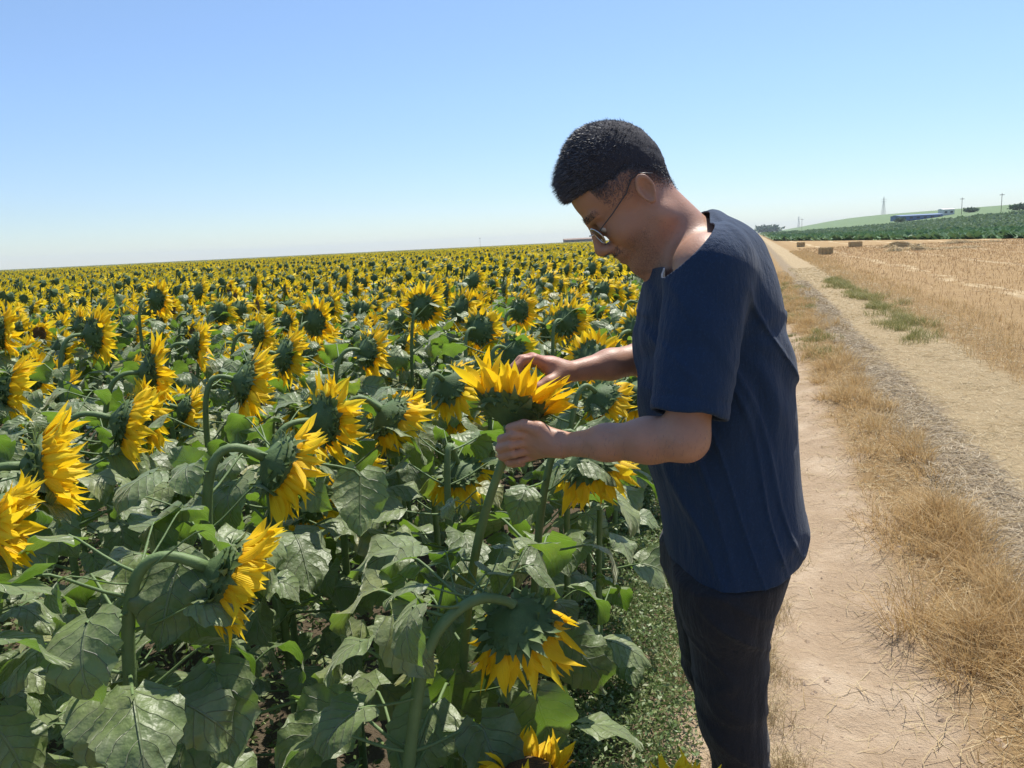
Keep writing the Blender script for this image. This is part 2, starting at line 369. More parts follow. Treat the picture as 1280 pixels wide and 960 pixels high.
def petal_ring(seed, R0=.062, n=34, L=.085, cup=.5, lod=2):
    r = np.random.default_rng(seed); mb = MB(); layers = 2
    for i in range(n):
        a = 2*pi*(i+r.uniform(-.35, .35))/n; lay = i % 2
        th = cup+r.normal()*.22+lay*.18; ln = L*r.uniform(.72, 1.2); w = r.uniform(.016, .026)*L/.085*(1 if lod == 2 else 1.25)
        ns, mt = (7, 5) if lod == 2 else (4, 3)
        s = np.linspace(0, 1, ns)[:, None]; t = np.linspace(-1, 1, mt)[None, :]
        wd = w*.5*np.clip(np.sin(pi*np.clip(s*.86+.12, 0, 1))**.75, 0, 1)*(1-s**6)
        curl = r.normal()*.7+.1; tw = r.normal()*.9
        A = th+curl*(s-.3); px = np.cumsum(np.cos(A), 0)/ns*ln; pz = np.cumsum(np.sin(A), 0)/ns*ln
        px -= px[0]; pz -= pz[0]
        side = r.normal()*.024*s**1.5
        y = wd*t*np.cos(tw*s)+side; lift = (np.abs(t)**1.3)*wd*r.uniform(.15, .8)+wd*t*np.sin(tw*s)
        x = R0+px-lift*np.sin(A); z = pz+lift*np.cos(A)+.004*lay
        X = x*cos(a)-y*sin(a); Y = x*sin(a)+y*cos(a)
        mb.add(np.stack([X.ravel(), Y.ravel(), (z+0*X).ravel()], 1), grid_faces(ns, mt), None, np.stack([(s+0*t).ravel(), (t+0*s).ravel()], 1))
    return mb
def bract_ring(seed, R0=.058, lod=2):
    r = np.random.default_rng(seed); mb = MB()
    rows = ((28, R0, -.006, .034, .30), (20, R0*.90, -.013, .034, .0), (10, R0*.72, -.020, .026, -.2)) if lod == 2 else ((16, R0, -.006, .042, .25), (10, R0*.86, -.014, .036, -.05))
    for n, R, z0, L, cup in rows:
        for i in range(n):
            a = 2*pi*(i+r.uniform(-.4, .4))/n; ns, mt = (6, 3) if lod == 2 else (3, 3)
            ln = L*r.uniform(.75, 1.4); w = ln*r.uniform(.34, .46)
            s = np.linspace(0, 1, ns)[:, None]; t = np.linspace(-1, 1, mt)[None, :]
            wd = w*.5*np.where(s < .35, 1, np.clip((1-s)/.65, 0, 1)**1.3)
            A = cup+r.normal()*.3+(r.normal()*1.3-.5)*s**2; px = np.cumsum(np.cos(A), 0)/ns*ln; pz = np.cumsum(np.sin(A), 0)/ns*ln
            px -= px[0]; pz -= pz[0]
            y = wd*t+r.normal()*.006*s*s; x = R+px-.3*wd*np.abs(t)*0; z = z0+pz-.25*wd*np.abs(t)
            X = x*cos(a)-y*sin(a); Y = x*sin(a)+y*cos(a)
            mb.add(np.stack([X.ravel(), Y.ravel(), (z+0*X).ravel()], 1), grid_faces(ns, mt))
    return mb
def lathe(prof, k):
    prof = np.asarray(prof, float); th = np.linspace(0, 2*pi, k, endpoint=False); n = len(prof)
    V = np.stack([prof[:, 0, None]*np.cos(th), prof[:, 0, None]*np.sin(th), prof[:, 1, None]+0*th], 2).reshape(-1, 3)
    Q = []
    for i in range(n-1):
        j = np.arange(k); Q.append(np.stack([i*k+j, i*k+(j+1) % k, (i+1)*k+(j+1) % k, (i+1)*k+j], 1))
    return V, np.concatenate(Q)
HEAD_CACHE = {}
def head_meshes(var, lod):
    """receptacle, disc, petals, bracts; var = (seed, cup)"""
    key = (var, lod)
    if key in HEAD_CACHE: return HEAD_CACHE[key]
    seed, cup, L = var; k = 24 if lod == 2 else 10
    V, Q = lathe([(.0004, -.041), (.0125, -.040), (.024, -.031), (.044, -.022), (.058, -.011), (.064, 0), (.060, .006)], k)
    V = V+.0012*np.stack([vnoise(V[:, 0]*120, V[:, 1]*120, V[:, 2]*90)]*3, 1)
    rec = mkmesh('flower_head', V, [Q], M_BACK)
    V, Q = lathe([(.0605, .005), (.052, .012), (.032, .014), (.012, .010), (.0004, .008)], k)
    disc = mkmesh('disc', V, [Q], M_DISC)
    pet = petal_ring(seed, .060, (58 if lod == 2 else 32), L, cup, lod).mesh('petals', [M_PETAL])
    br = bract_ring(seed+50, .058, lod).mesh('bracts', [M_BRACT])
    HEAD_CACHE[key] = (rec, disc, pet, br); return HEAD_CACHE[key]
def put_head(root, var, lod, pos, n, scale=1.0, spin=0.0):
    rec, disc, pet, br = head_meshes(var, lod)
    h = mkobj('flower_head', rec, root)
    z = Vector(n).normalized(); q = z.to_track_quat('Z', 'Y')
    h.matrix_local = Matrix.LocRotScale(Vector(pos), q @ Matrix.Rotation(spin, 3, 'Z').to_quaternion(), Vector((scale,)*3))
    mkobj('disc', disc, h); mkobj('petals', pet, h); mkobj('bracts', br, h)
    return h
def stem_path(B, A, n, k=22, rise=.16):
    A = np.asarray(A, float); B = np.asarray(B, float); n = nrm(n)
    c1 = B+np.array([0, 0, max(.3, A[2]-B[2])*.85]); c2 = A-n*rise+np.array([0, 0, .03])
    return bez(B, c1, c2, A, k)
def stem_mesh(path, r0=.0125, r1=.0095, lod=2):
    k = len(path); t = np.linspace(0, 1, k); r = r0+(r1-r0)*t; r = r*(1+.25*np.exp(-((t-1)/.05)**2))
    V, Q, T = tube(path, r, 10 if lod == 2 else 6, True)
    return mkmesh('stem', V, [Q] if T is None else [Q, T], M_STEM)

# ---------------------------------------------------------------- the near sunflowers, one by one
# photo x, y of the receptacle, forward distance, facing (u, v, z), cup, scale, label
NEAR = [
 (0, 652, 1.15, (.93, .30, -.22), .95, .74, 'yellow petals of a sunflower cut off by the left edge, lowest on that edge'),
 (56, 580, 1.35, (.90, .40, -.05), .90, .95, 'big sunflower near the left edge with spiky green bracts and long petals pointing right'),
 (350, 580, 1.50, (.72, .45, -.55), .85, 1.0, 'sunflower on a hooked pale stem left of centre, petals hanging down'),
 (405, 525, 1.90, (.60, .75, -.12), .35, 1.0, 'wide open dark backed sunflower with a half ring of petals, left of the held flower'),
 (284, 718, 1.17, (.85, .22, -.50), .85, .93, 'low sunflower at the lower left whose petals spill over a broad drooping leaf'),
 (648, 782, 1.34, (.20, .28, -.93), 1.05, 1.15, 'large nodding sunflower hanging face down from an arched stem below the held flower'),
 (662, 966, 1.25, (.05, .10, .95), .55, .8, 'small low sunflower opening upwards at the bottom edge of the photo'),
 (862, 1018, 1.02, (.25, .1, .9), .9, .8, 'sunflower tip poking into the bottom edge in front of the trousers'),
 (575, 592, 1.95, (.15, .35, -.92), .95, .9, 'drooping sunflower behind the stem of the held flower'),
 (738, 580, 1.72, (.35, .30, -.88), .80, 1.0, 'drooping sunflower just under the forearm of the man'),
 (488, 522, 2.00, (.62, .35, -.68), .75, 1.0, 'sunflower with a thick green back hanging left of the held flower'),
 (562, 482, 2.35, (.45, .60, -.60), .60, 1.0, 'sunflower immediately behind and left of the held flower'),
 (190, 465, 2.50, (.80, .55, -.05), .55, 1.05, 'sunflower with a wide crest of petals above the spiky left hand flowers'),
 (158, 527, 2.00, (.82, .35, -.35), .70, 1.05, 'sunflower right above the big spiky one, petals fanning down to the right'),
 (308, 478, 2.35, (.80, .45, -.35), .60, 1.1, 'sunflower with a fan of petals hanging above the hooked pale stem'),
 (357, 445, 2.80, (.75, .55, -.30), .50, 1.0, 'narrow side view sunflower between the hanging fan and the dark centred one'),
 (118, 418, 3.10, (.62, .75, -.05), .40, 1.1, 'tall sunflower with a dark back and curving petals in the upper left'),
 (12, 485, 2.35, (.85, .45, -.25), .65, 1.05, 'sunflower on the left edge, halfway down the photo'),
 (4, 415, 3.10, (.80, .55, -.10), .50, 1.1, 'upper sunflower on the left edge, above another one'),
 (246, 432, 3.30, (.85, .45, -.20), .55, 1.0, 'small sunflower seen from the side left of two bigger nodding ones'),
 (393, 402, 3.80, (.42, .88, .02), .15, 1.05, 'fully round sunflower seen from behind above the narrow one'),
 (528, 384, 4.10, (.25, .95, .05), .12, 1.1, 'fully round sunflower on a straight stem standing above its neighbours'),
 (600, 412, 3.45, (.50, .80, -.15), .30, 1.05, 'round backed sunflower above the left end of the held flower'),
 (460, 440, 2.95, (.70, .60, -.25), .50, 1.0, 'sunflower between the two fully round ones and lower'),
 (752, 498, 2.45, (.55, .45, -.65), .70, 1.0, 'sunflower in the gap between both forearms of the man'),
 (795, 492, 2.60, (.50, .50, -.60), .70, .9, 'sunflower peeping out against the shirt front, between the arms'),
 (650, 388, 4.20, (.65, .70, -.1), .45, 1.0, 'sunflower above the picking hand, facing right'),
 (708, 402, 3.70, (.55, .75, -.2), .40, 1.05, 'sunflower right above the far forearm'),
 (325, 420, 3.60, (.80, .50, -.25), .50, 1.0, 'sunflower a little above the narrow side view one'),
 (196, 374, 4.6, (.50, .85, .0), .30, 1.1, 'sunflower with a dark round back in the upper left of the near rows'),
 (232, 512, 2.9, (.78, .5, -.4), .6, .9, 'half hidden sunflower behind the crested one at left'),
 (640, 440, 3.0, (.6, .6, -.4), .5, .95, 'sunflower whose petals show behind the knuckles of the picking hand'),
]
HELD = (640, 508, 1.43, (.29, .48, .83), .66, 1.05, 'sunflower held in both hands of the man, underside of the head showing')
GR = 'sunflowers at the edge of the field'
HEADS = [P3(q[0], q[1], q[2])-np.array([0, 0, EYE]) for q in NEAR+[HELD]]
bases = []
def broad_leaf(px, py, v, L, dirpx, facing, seed, droop=.5, wd=.85):
    """leaf with its base at a measured place: direction and facing in (u, v, z)"""
    return dict(end=P3(px, py, v), L=L, d=np.array(dirpx, float), f=np.array(facing, float), seed=seed, droop=droop, wd=wd)
EXTRA = {
 0: [broad_leaf(-15, 725, 1.02, .17, (.85, .25, -.25), (-.1, -.3, .95), 301, .5), broad_leaf(-20, 800, .95, .15, (.9, .1, -.12), (0, -.35, .93), 302, .5),
     broad_leaf(-10, 905, .95, .16, (.5, -.1, -.7), (.3, -.5, .8), 303, .6)],
 4: [broad_leaf(226, 700, 1.17, .18, (-.12, -.55, -.6), (.15, -.35, .95), 304, .5, .85), broad_leaf(268, 838, 1.14, .19, (.25, -.55, -.6), (.25, -.35, .9), 305, .4, .8),
     broad_leaf(150, 760, 1.3, .2, (-.9, .1, -.3), (0, -.3, .9), 306, .6)],
 2: [broad_leaf(450, 590, 1.55, .17, (.05, -.55, -.6), (.25, -.4, .9), 307, .4, .85), broad_leaf(255, 590, 1.75, .13, (-.3, 0, .2), (0, -.7, .5), 308, .6)],
 5: [broad_leaf(490, 770, 1.2, .17, (.55, -.15, -.55), (0, -.55, .85), 309, .7), broad_leaf(470, 860, 1.45, .2, (-.8, 0, -.3), (0, -.3, .9), 310, .9),
     broad_leaf(540, 880, 1.35, .2, (-.2, -.5, -.4), (.2, -.3, .95), 313, .5), broad_leaf(600, 905, 1.3, .19, (.3, -.45, -.4), (.25, -.35, .9), 314, .6), broad_leaf(430, 880, 1.3, .2, (-.5, -.3, -.3), (.1, -.3, .95), 315, .5),
     broad_leaf(560, 850, 1.5, .24, (.1, -.1, -.9), (.3, -.8, .4), 311, .3, .9), broad_leaf(670, 870, 1.4, .2, (.25, 0, -.9), (.2, -.7, .6), 312, .4)],
}
def build_near(i, spec, held=False):
    px, py, v, n, cup, sc, lab = spec
    n = nrm(n); A = P3(px, py, v); pos = A.copy()
    back = A-n*.034*sc
    if held:
        B = P3(565, 1000, 1.5); B = np.array([B[0]-.02, 1.62, 0.0])
    else:
        hb = n*np.array([1, 1, 0]); hb = hb/(np.linalg.norm(hb)+.3)
        B = np.array([back[0]-hb[0]*.17+U(-.04, .04), back[1]-hb[1]*.10+U(-.03, .03), 0.0])
    if i == 5: B = P3(490, 960, 1.2); B = np.array([B[0]-.04, 1.22, 0])
    if i == 6: B[0] -= .05
    # never root a plant out on the track
    wB = W(B)
    if wB[0] > -.52: B = B-np.array([cP, -sP, 0])*(wB[0]+.52)
    bases.append(W(B)[:2])
    wb = W(B); wb[2] = float(ground_z(wb[0], wb[1])) - .02
    root = empty('sunflower', wb, PSI); tag(root, lab, 'sunflower', GR)
    loc = lambda p: p-np.array([B[0], B[1], wb[2]])
    if held:
        pts = [np.array([B[0], B[1], 0]), P3(575, 860, 1.55), P3(590, 700, 1.46), P3(612, 620, 1.415), P3(636, 556, 1.392), back+np.array([0, 0, -.0])]
        # smooth path through the points
        t = np.linspace(0, len(pts)-1, 34); ctrl = np.array(pts); path = np.stack([np.interp(t, range(len(pts)), ctrl[:, k]) for k in range(3)], 1)
        for _ in range(12): path[1:-1] = (path[:-2]+2*path[1:-1]+path[2:])/4
    elif i == 5:
        c = np.array([B, B+np.array([.02, 0, .30]), P3(520, 820, 1.2), P3(556, 772, 1.24), P3(600, 742, 1.29), P3(636, 752, 1.325), back+np.array([0, 0, .012])])
        t = np.linspace(0, len(c)-1, 40); path = np.stack([np.interp(t, range(len(c)), c[:, k]) for k in range(3)], 1)
        for _ in range(16): path[1:-1] = (path[:-2]+2*path[1:-1]+path[2:])/4
    else: path = stem_path(B, back, n, 26, .20 if v < 2.2 else .15)
    path = np.array([loc(p) for p in path]); path[0][2] = 0
    k = 1.15 if i in (5, 2, 4) else 1.0
    mkobj('stem', stem_mesh(path, .0112*k, .0070*k), root)
    near = v < 2.6
    put_head(root, (100+i*3 if near else 400+(i % 6), round(cup, 1), .086 if held else .085), 2, loc(pos), n, sc*.95, U(0, 6))
    nl = (38 if v < 2.2 else 24) if not held else 12
    topf = .80 if not held else .66
    for j in range(nl):
        f = .06+(topf-.06)*(j+.5)/nl; a = path[int(f*(len(path)-1))]
        ang = j*2.4+i*1.7+U(-.4, .4); od = np.array([cos(ang), sin(ang), 0])
        size = (.150-.065*max(0, (f-.45)/.4))*U(.6, 1.2)
        # keep the view of the flowers clear: leaves right before the lens are left shorter
        P = a+od*.2+np.array([B[0], B[1], 0])
        if P[1] < .85 and P[2] > .75: continue
        if held and f > .5: size *= .6
        cc = a+od*(.10+size*.7)+np.array([B[0], B[1], wb[2]])-[0, 0, EYE+size*.2]; dc = np.linalg.norm(cc); blocked = False
        for hp in HEADS:
            dh = np.linalg.norm(hp); sep = math.acos(min(1, float(cc@hp)/(dc*dh)))
            if dc < dh-.05 and sep < .115/dh+size*.55/dc: blocked = True
        if blocked: continue
        mb = MB(); add_leaf(mb, a, od, size, 1000+i*40+j, .10+size*.25, U(.1, .7), U(1.0, 2.3))
        mkobj('leaf', mb.mesh('leaf', [M_LEAF, M_STEM]), root)
    for e in EXTRA.get(i, []):
        end = loc(e['end']); idx = int(np.argmin(np.linalg.norm(path-(end-np.array([0, 0, .02])), axis=1))); idx = min(max(idx, 3), len(path)-4)
        mb = MB(); add_leaf(mb, path[idx], nrm(e['d']*[1, 1, 0]+1e-6), e['L']*.8, e['seed'], lod=2, hint=e['f'], wd=e['wd'], end=end, bladedir=nrm(e['d']), droop=e['droop'])
        mkobj('leaf', mb.mesh('leaf', [M_LEAF, M_STEM]), root)
    return root
for i, s in enumerate(NEAR): build_near(i, s)
held_root = build_near(99, HELD, True)

# ---------------------------------------------------------------- sunflower prototypes and the rows
def proto(seed, full):
    """an upright plant at the origin, facing +X; full: every leaf its own part"""
    r = np.random.default_rng(seed)
    root = bpy.data.objects.new('sunflower', None); parts = []
    h = r.uniform(1.0, 1.22); down = r.uniform(-.75, .08); n = nrm([1, r.uniform(-.15, .15), down])
    A = np.array([.10, 0, h-.05+.08*down]); path = stem_path(np.zeros(3), A, n, 16 if full else 9, .16)
    parts.append(('stem', stem_mesh(path, .012, .009, 2 if full else 1), None))
    lod = 2 if full else 1; nl = 17 if full else 18; allmb = MB()
    for j in range(nl):
        f = .14+.60*(j+.5)/nl; a = path[int(f*(len(path)-1))]; ang = j*2.4+seed+r.uniform(-.3, .3)
        size = (.160-.075*max(0, (f-.5)/.32))*r.uniform(.75, 1.15)
        mb = MB() if full else allmb
        add_leaf(mb, a, np.array([cos(ang), sin(ang), 0]), size, 5000+seed*50+j, .10+size*.2, r.uniform(.1, .7), r.uniform(1.0, 2.2), 2 if full else 1)
        if full: parts.append(('leaf', mb.mesh('leaf', [M_LEAF, M_STEM]), None))
    if not full: parts.append(('foliage', allmb.mesh('foliage', [M_LEAF, M_STEM]), None))
    var = (seed, round(float(r.uniform(.1, .65)), 1), .085)
    rec, disc, pet, br = head_meshes(var, lod)
    M = Matrix.LocRotScale(Vector(A+n*.036), Vector(n).to_track_quat('Z', 'Y'), Vector((float(r.uniform(1.0, 1.25)),)*3))
    parts.append(('flower_head', rec, (M, [('disc', disc), ('petals', pet), ('bracts', br)])))
    return parts
def place(parts, x, y, rz, sc, label, group, tilt=(0, 0)):
    root = bpy.data.objects.new('sunflower', None); COL.objects.link(root)
    root.location = (x, y, float(ground_z(x, y))-.02); root.rotation_euler = (tilt[0], tilt[1], rz); root.scale = (sc,)*3
    tag(root, label, 'sunflower', group)
    for nm, me, sub in parts:
        o = bpy.data.objects.new(nm, me); COL.objects.link(o); o.parent = root
        if sub:
            o.matrix_local = sub[0]
            for sn, sm in sub[1]: q = bpy.data.objects.new(sn, sm); COL.objects.link(q); q.parent = o
    return root
PF = [proto(20+k, True) for k in range(9)]
PM = [proto(60+k, False) for k in range(9)]
FACE = PSI-radians(0)          # local +X turned so that heads look right of the view and away
def face_rz(u_, v_):
    """heads look to the right and away from the camera, towards the sun"""
    ang = radians(38)+rng.normal()*.42              # above the u axis
    return ang+PSI
cand = []
for kx in range(0, 62):
    x = -.62-.68*kx
    for y in np.arange(-2, 60, .235):
        cand.append((x+rng.normal()*.05, y+rng.normal()*.06))
cand = np.array(cand)
cu = cand[:, 0]*cP+cand[:, 1]*sP; cv = -cand[:, 0]*sP+cand[:, 1]*cP
nb = np.array(bases)
dist = np.hypot(cu, cv); azi = np.arctan2(cu, cv)
clear = np.array([np.min(np.hypot(nb[:, 0]-c[0], nb[:, 1]-c[1])) for c in cand])
inview = (azi > -radians(37+0)) & (azi < radians(36)) & (cv > 0)
okn = inview & (cv > 2.1) & (clear > .17) & ~((cv < 4.2) & (rng.random(len(cand)) < .12))
idx = np.where(okn)[0]; idx = idx[np.argsort(dist[idx])]
N_IND = 300-len(NEAR)-1
ind = idx[:N_IND]
R_IND = dist[ind[-1]]
NFULL = 75
for q, k in enumerate(ind):
    d = dist[k]; near = cv[k] < 4.2
    lab = ('sunflower crowded in the nearer rows, behind the flowers that hang in front' if q < NFULL else 'sunflower in the crowded middle rows, its small head seen from behind')
    grp = 'sunflowers of the nearer rows' if q < NFULL else 'sunflowers of the middle rows'
    parts = (PF if q < NFULL else PM)[int(rng.integers(9))]
    sc = U(.84, .98) if near else U(.9, 1.07)
    place(parts, cand[k, 0], cand[k, 1], face_rz(cu[k], cv[k]), sc, lab, grp, (U(-.06, .06), U(-.06, .06)))

# the rest of the field: far too many to count, one object
def low_plant(seed, lvl):
    r = np.random.default_rng(seed); mb = MB(); h = r.uniform(1.0, 1.2)
    n = nrm([1, r.uniform(-.3, .3), r.uniform(-.6, .15)]); Fm = frame(np.cross([0, 1, 0], n), n)
    c = np.array([.1, 0, h])
    np_ = 15 if lvl == 1 else 8; k = 8 if lvl == 1 else 5
    V, Q = lathe([(.012, -.045), (.06, -.01), (.062, .005), (.001, .012)], k); mb.add(V@Fm+c, Q, mi=1)
    for i in range(np_):
        a = 2*pi*(i+r.uniform(-.3, .3))/np_; cup = r.uniform(.05, .8); L = .078*r.uniform(.8, 1.15); w = .42*(.16*pi/np_)*1.3
        e = np.array([cos(a), sin(a), 0]); f_ = np.array([-sin(a), cos(a), 0]); z = np.array([0, 0, 1.0])
        p0 = e*.058; p2 = p0+(e*cos(cup)+z*sin(cup))*L; p1 = (p0+p2)/2+z*.004
        mb.add(np.array([p0, p1-f_*w, p2, p1+f_*w])@Fm+c, [[0, 1, 2, 3]], mi=2, uv=[[.2, 0], [.5, -1], [1, 0], [.5, 1]])
    nl = 11 if lvl == 1 else 8
    for j in range(nl):
        f = .40+.46*j/nl; ang = j*2.4+seed; od = np.array([cos(ang), sin(ang), 0]); sd_ = np.array([-sin(ang), cos(ang), 0]); L = r.uniform(.13, .2)
        b0 = np.array([0, 0, f*h])+od*.07; b1 = b0+od*L*.5+np.array([0, 0, r.uniform(-.02, .05)]); b2 = b0+od*L*.9+np.array([0, 0, -r.uniform(.02, .12)])
        mb.add(np.array([b0, b1-sd_*L*.4+[0, 0, -.03], b2, b1+sd_*L*.4+[0, 0, -.03], b1]), None, [[0, 1, 4], [1, 2, 4], [2, 3, 4], [3, 0, 4]], [[0, 0], [.4, -1], [1, 0], [.4, 1], [.4, 0]], mi=0)
    mb.add(*tube(np.array([[0, 0, 0], [0, 0, h*.8], [.05, 0, h+.03], [.1, 0, h]]), [.011, .01, .01, .01], 4, False)[:2], mi=1)
    return mb
def merge_instances(out, protos, P, rz, sc):
    which = rng.integers(len(protos), size=len(P))
    for k, mb in enumerate(protos):
        s = which == k; Pk, a, c = P[s], rz[s], sc[s]
        if not len(Pk): continue
        V0 = np.concatenate(mb.V); uv = np.concatenate(mb.UV); nv = len(V0)
        ca, sa = np.cos(a)[:, None], np.sin(a)[:, None]
        X = (V0[:, 0]*ca-V0[:, 1]*sa)*c[:, None]+Pk[:, 0, None]; Y = (V0[:, 0]*sa+V0[:, 1]*ca)*c[:, None]+Pk[:, 1, None]
        Z = V0[:, 2]*c[:, None]+Pk[:, 2, None]
        off = out.n+np.arange(len(Pk))*nv
        out.V.append(np.stack([X, Y, Z], 2).reshape(-1, 3)); out.UV.append(np.tile(uv, (len(Pk), 1)))
        if mb.Q:
            Q = np.concatenate(mb.Q); out.Q.append((Q[None]+off[:, None, None]).reshape(-1, 4)); out.mq.append(np.tile(np.concatenate(mb.mq), len(Pk)))
        if mb.T:
            T = np.concatenate(mb.T); out.T.append((T[None]+off[:, None, None]).reshape(-1, 3)); out.mt.append(np.tile(np.concatenate(mb.mt), len(Pk)))
        out.n += nv*len(Pk)
field = MB()
wide = (azi > -radians(74)) & (azi < radians(40)) & (dist > 1.8)
used = np.zeros(len(cand), bool); used[ind] = True
r1 = np.where(((inview & (dist > R_IND)) | (wide & ~inview & (dist > 2.2))) & ~used & (dist < 32))[0]
LP1 = [low_plant(200+k, 1) for k in range(14)]; LP2 = [low_plant(300+k, 2) for k in range(10)]
def fan(n): return radians(38)+PSI+rng.normal(size=n)*.45
P = np.stack([cand[r1, 0], cand[r1, 1], np.zeros(len(r1))], 1); merge_instances(field, LP1, P, fan(len(r1)), rng.uniform(.9, 1.06, len(r1)))
n2 = 17000
rr = np.sqrt(rng.uniform(31**2, 95**2, n2)); aa = rng.uniform(-radians(74), radians(19), n2)
x2 = rr*np.sin(aa)*cP-rr*np.cos(aa)*sP; y2 = rr*np.sin(aa)*sP+rr*np.cos(aa)*cP
x2 = np.round((x2+.62)/.68)*.68-.62+rng.normal(size=n2)*.06
s2 = (x2 < -.5)
P = np.stack([x2, y2, 0*x2], 1)[s2]; merge_instances(field, LP2, P, fan(len(P)), rng.uniform(.93, 1.1, len(P)))
n3 = 32000
rr = 95+(900-95)*rng.random(n3)**1.8; aa = rng.uniform(-radians(74), radians(19), n3)
x3 = rr*np.sin(aa)*cP-rr*np.cos(aa)*sP; y3 = rr*np.sin(aa)*sP+rr*np.cos(aa)*cP
s3 = x3 < -.5; tiny = [low_plant(400+k, 2) for k in range(3)]
P = np.stack([x3, y3, 0*x3], 1)[s3]; merge_instances(field, tiny, P, fan(len(P)), rng.uniform(.98, 1.1, len(P)))
# dense leafy mass under the far heads
for a0, a1, nr in ((60., 1500., 150),):
    rad = np.geomspace(a0, a1, nr); az = np.radians(np.linspace(-80, 19, 420))
    Rg, Ag = np.meshgrid(rad, az, indexing='ij')
    X = Rg*np.sin(Ag)*cP-Rg*np.cos(Ag)*sP; Y = Rg*np.sin(Ag)*sP+Rg*np.cos(Ag)*cP
    Z = .88+.10*rng.normal(size=X.shape)*.8; X2 = np.minimum(X, -.55); Z = np.where(X > -.55, .1, Z)
    field.add(np.stack([X2.ravel(), Y.ravel(), Z.ravel()], 1), grid_faces(nr, 420), mi=0, uv=np.tile([[.5, .5]], (X.size, 1)))
fo = mkobj('sunflower_field', field.mesh('sunflower_field', [M_LEAF, M_BACK, M_PETAL], smooth=False))
tag(fo, 'countless small sunflower heads stretching to the horizon behind the nearer rows', 'sunflower field', kind='stuff')

# ---------------------------------------------------------------- grass, straw and weeds
def blades(P, H, lean, width, curve=.5, seg=2):
    """P (n,3) bases; H heights; lean (n,2) horizontal shift of the tip; returns V, Q, T"""
    n = len(P); H = np.broadcast_to(H, n); width = np.broadcast_to(width, n)
    th = rng.uniform(0, 2*pi, n); sd_ = np.stack([np.cos(th), np.sin(th), 0*th], 1)*width[:, None]*.5
    mid = P+np.stack([lean[:, 0]*.3, lean[:, 1]*.3, H*.6], 1); tip = P+np.stack([lean[:, 0], lean[:, 1], H], 1)
    V = np.stack([P-sd_, P+sd_, mid+sd_*.8, mid-sd_*.8, tip], 1).reshape(-1, 3); o = np.arange(n)*5
    return V, np.stack([o, o+1, o+2, o+3], 1), np.stack([o+3, o+2, o+4], 1)
def lying(P, L, width, wig=.25):
    n = len(P); th = rng.uniform(0, 2*pi, n); d = np.stack([np.cos(th), np.sin(th), rng.normal(size=n)*.22], 1)*np.broadcast_to(L, n)[:, None]
    s = nrm(np.stack([-np.sin(th), np.cos(th), rng.normal(size=n)*.8], 1))*np.broadcast_to(width, n)[:, None]*.5
    b = s/np.broadcast_to(width, n)[:, None]*wig*rng.normal(size=n)[:, None]*np.broadcast_to(L, n)[:, None]
    a0 = P-d*.5; a1 = P+b; a2 = P+d*.5
    V = np.stack([a0-s, a0+s, a1+s, a1-s, a2+s, a2-s], 1).reshape(-1, 3); V[:, 2] = np.maximum(V[:, 2], np.repeat(P[:, 2], 6)-.004); o = np.arange(n)*6
    return V, np.concatenate([np.stack([o, o+1, o+2, o+3], 1), np.stack([o+3, o+2, o+4, o+5], 1)])
def scatter(n, x0, x1, y0, y1, dens=None, pw=1.0):
    """points, denser near the camera; dens(x, y) 0..1 keeps a share"""
    x = rng.uniform(x0, x1, n); y = y0+(y1-y0)*rng.random(n)**pw
    if dens is not None: k = rng.random(n) < dens(x, y); x, y = x[k], y[k]
    return np.stack([x, y, ground_z(x, y)], 1)
def tuft(n, x, y, r): th = rng.uniform(0, 6.28, n); q = rng.random(n)**.7*r; X = x+q*np.cos(th); Y = y+q*np.sin(th); return np.stack([X, Y, ground_z(X, Y)], 1)
def stuff(name, mb, mats, label, cat):
    return tag(mkobj(name, mb.mesh(name, mats, smooth=False)), label, cat, kind='stuff')
# golden tussocks on the middle ridge of the track
mb = MB()
for k in range(230):
    y = 1.2+26*rng.random()**1.9; x = .82+.18*math.exp(-y/3)+.17*rng.normal()*(.6+.4*min(1, y/8))
    if vnoise(y*.8, 9.0)+.35 < rng.random()-.35: continue
    n = int(U(90, 220)/(1+y*.06)); r = U(.05, .17); P = tuft(n, x, y, r)
    h = U(.07, .20); dirn = np.stack([P[:, 0]-x, P[:, 1]-y], 1)
    mb.add(*blades(P, rng.uniform(.5, 1.1, n)*h, dirn*1.1+rng.normal(size=(n, 2))*h*.6+np.array([-.02, -.02]), rng.uniform(.0012, .0028, n)*(1+y*.10)))
P = scatter(14000, .6, 1.1, .8, 30, lambda x, y: .55+.45*vnoise(x*3, y*2), 1.8)
mb.add(*blades(P, rng.uniform(.02, .11, len(P)), rng.normal(size=(len(P), 2))*.05, .0018*(1+P[:, 1]*.12)))
stuff('dry_grass', mb, [M_GOLD], 'golden dry grass standing on the ridge between the two wheel tracks', 'dry grass')
# litter of straw: lies over tracks and ridge
mb = MB()
P = scatter(30000, -.35, 1.6, .8, 26, lambda x, y: np.clip(.25+.8*np.exp(-((x-.9)/.35)**2)+.25*vnoise(x*4, y*4), 0, 1)*np.where(x < .45, .5, 1), 1.7)
mb.add(*lying(P+[0, 0, .006], rng.uniform(.03, .14, len(P)), .0016*(1+P[:, 1]*.14)))
P = scatter(34000, 1.25, 3.1, 1.0, 34, lambda x, y: .7+.4*vnoise(x*2, y*2), 1.5)
mb.add(*lying(P+[0, 0, .008], rng.uniform(.03, .15, len(P)), .0018*(1+P[:, 1]*.12)))
stuff('straw_litter', mb, [M_STRAW], 'pale loose straw lying over the right wheel track and scattered on the dirt', 'straw')
mb = MB()
P = scatter(18000, .98, 1.45, 1.0, 24, lambda x, y: np.clip(.75+.5*vnoise(x*3, y*1.5), 0, 1), 1.7); P[:, 2] += rng.random(len(P))*.035
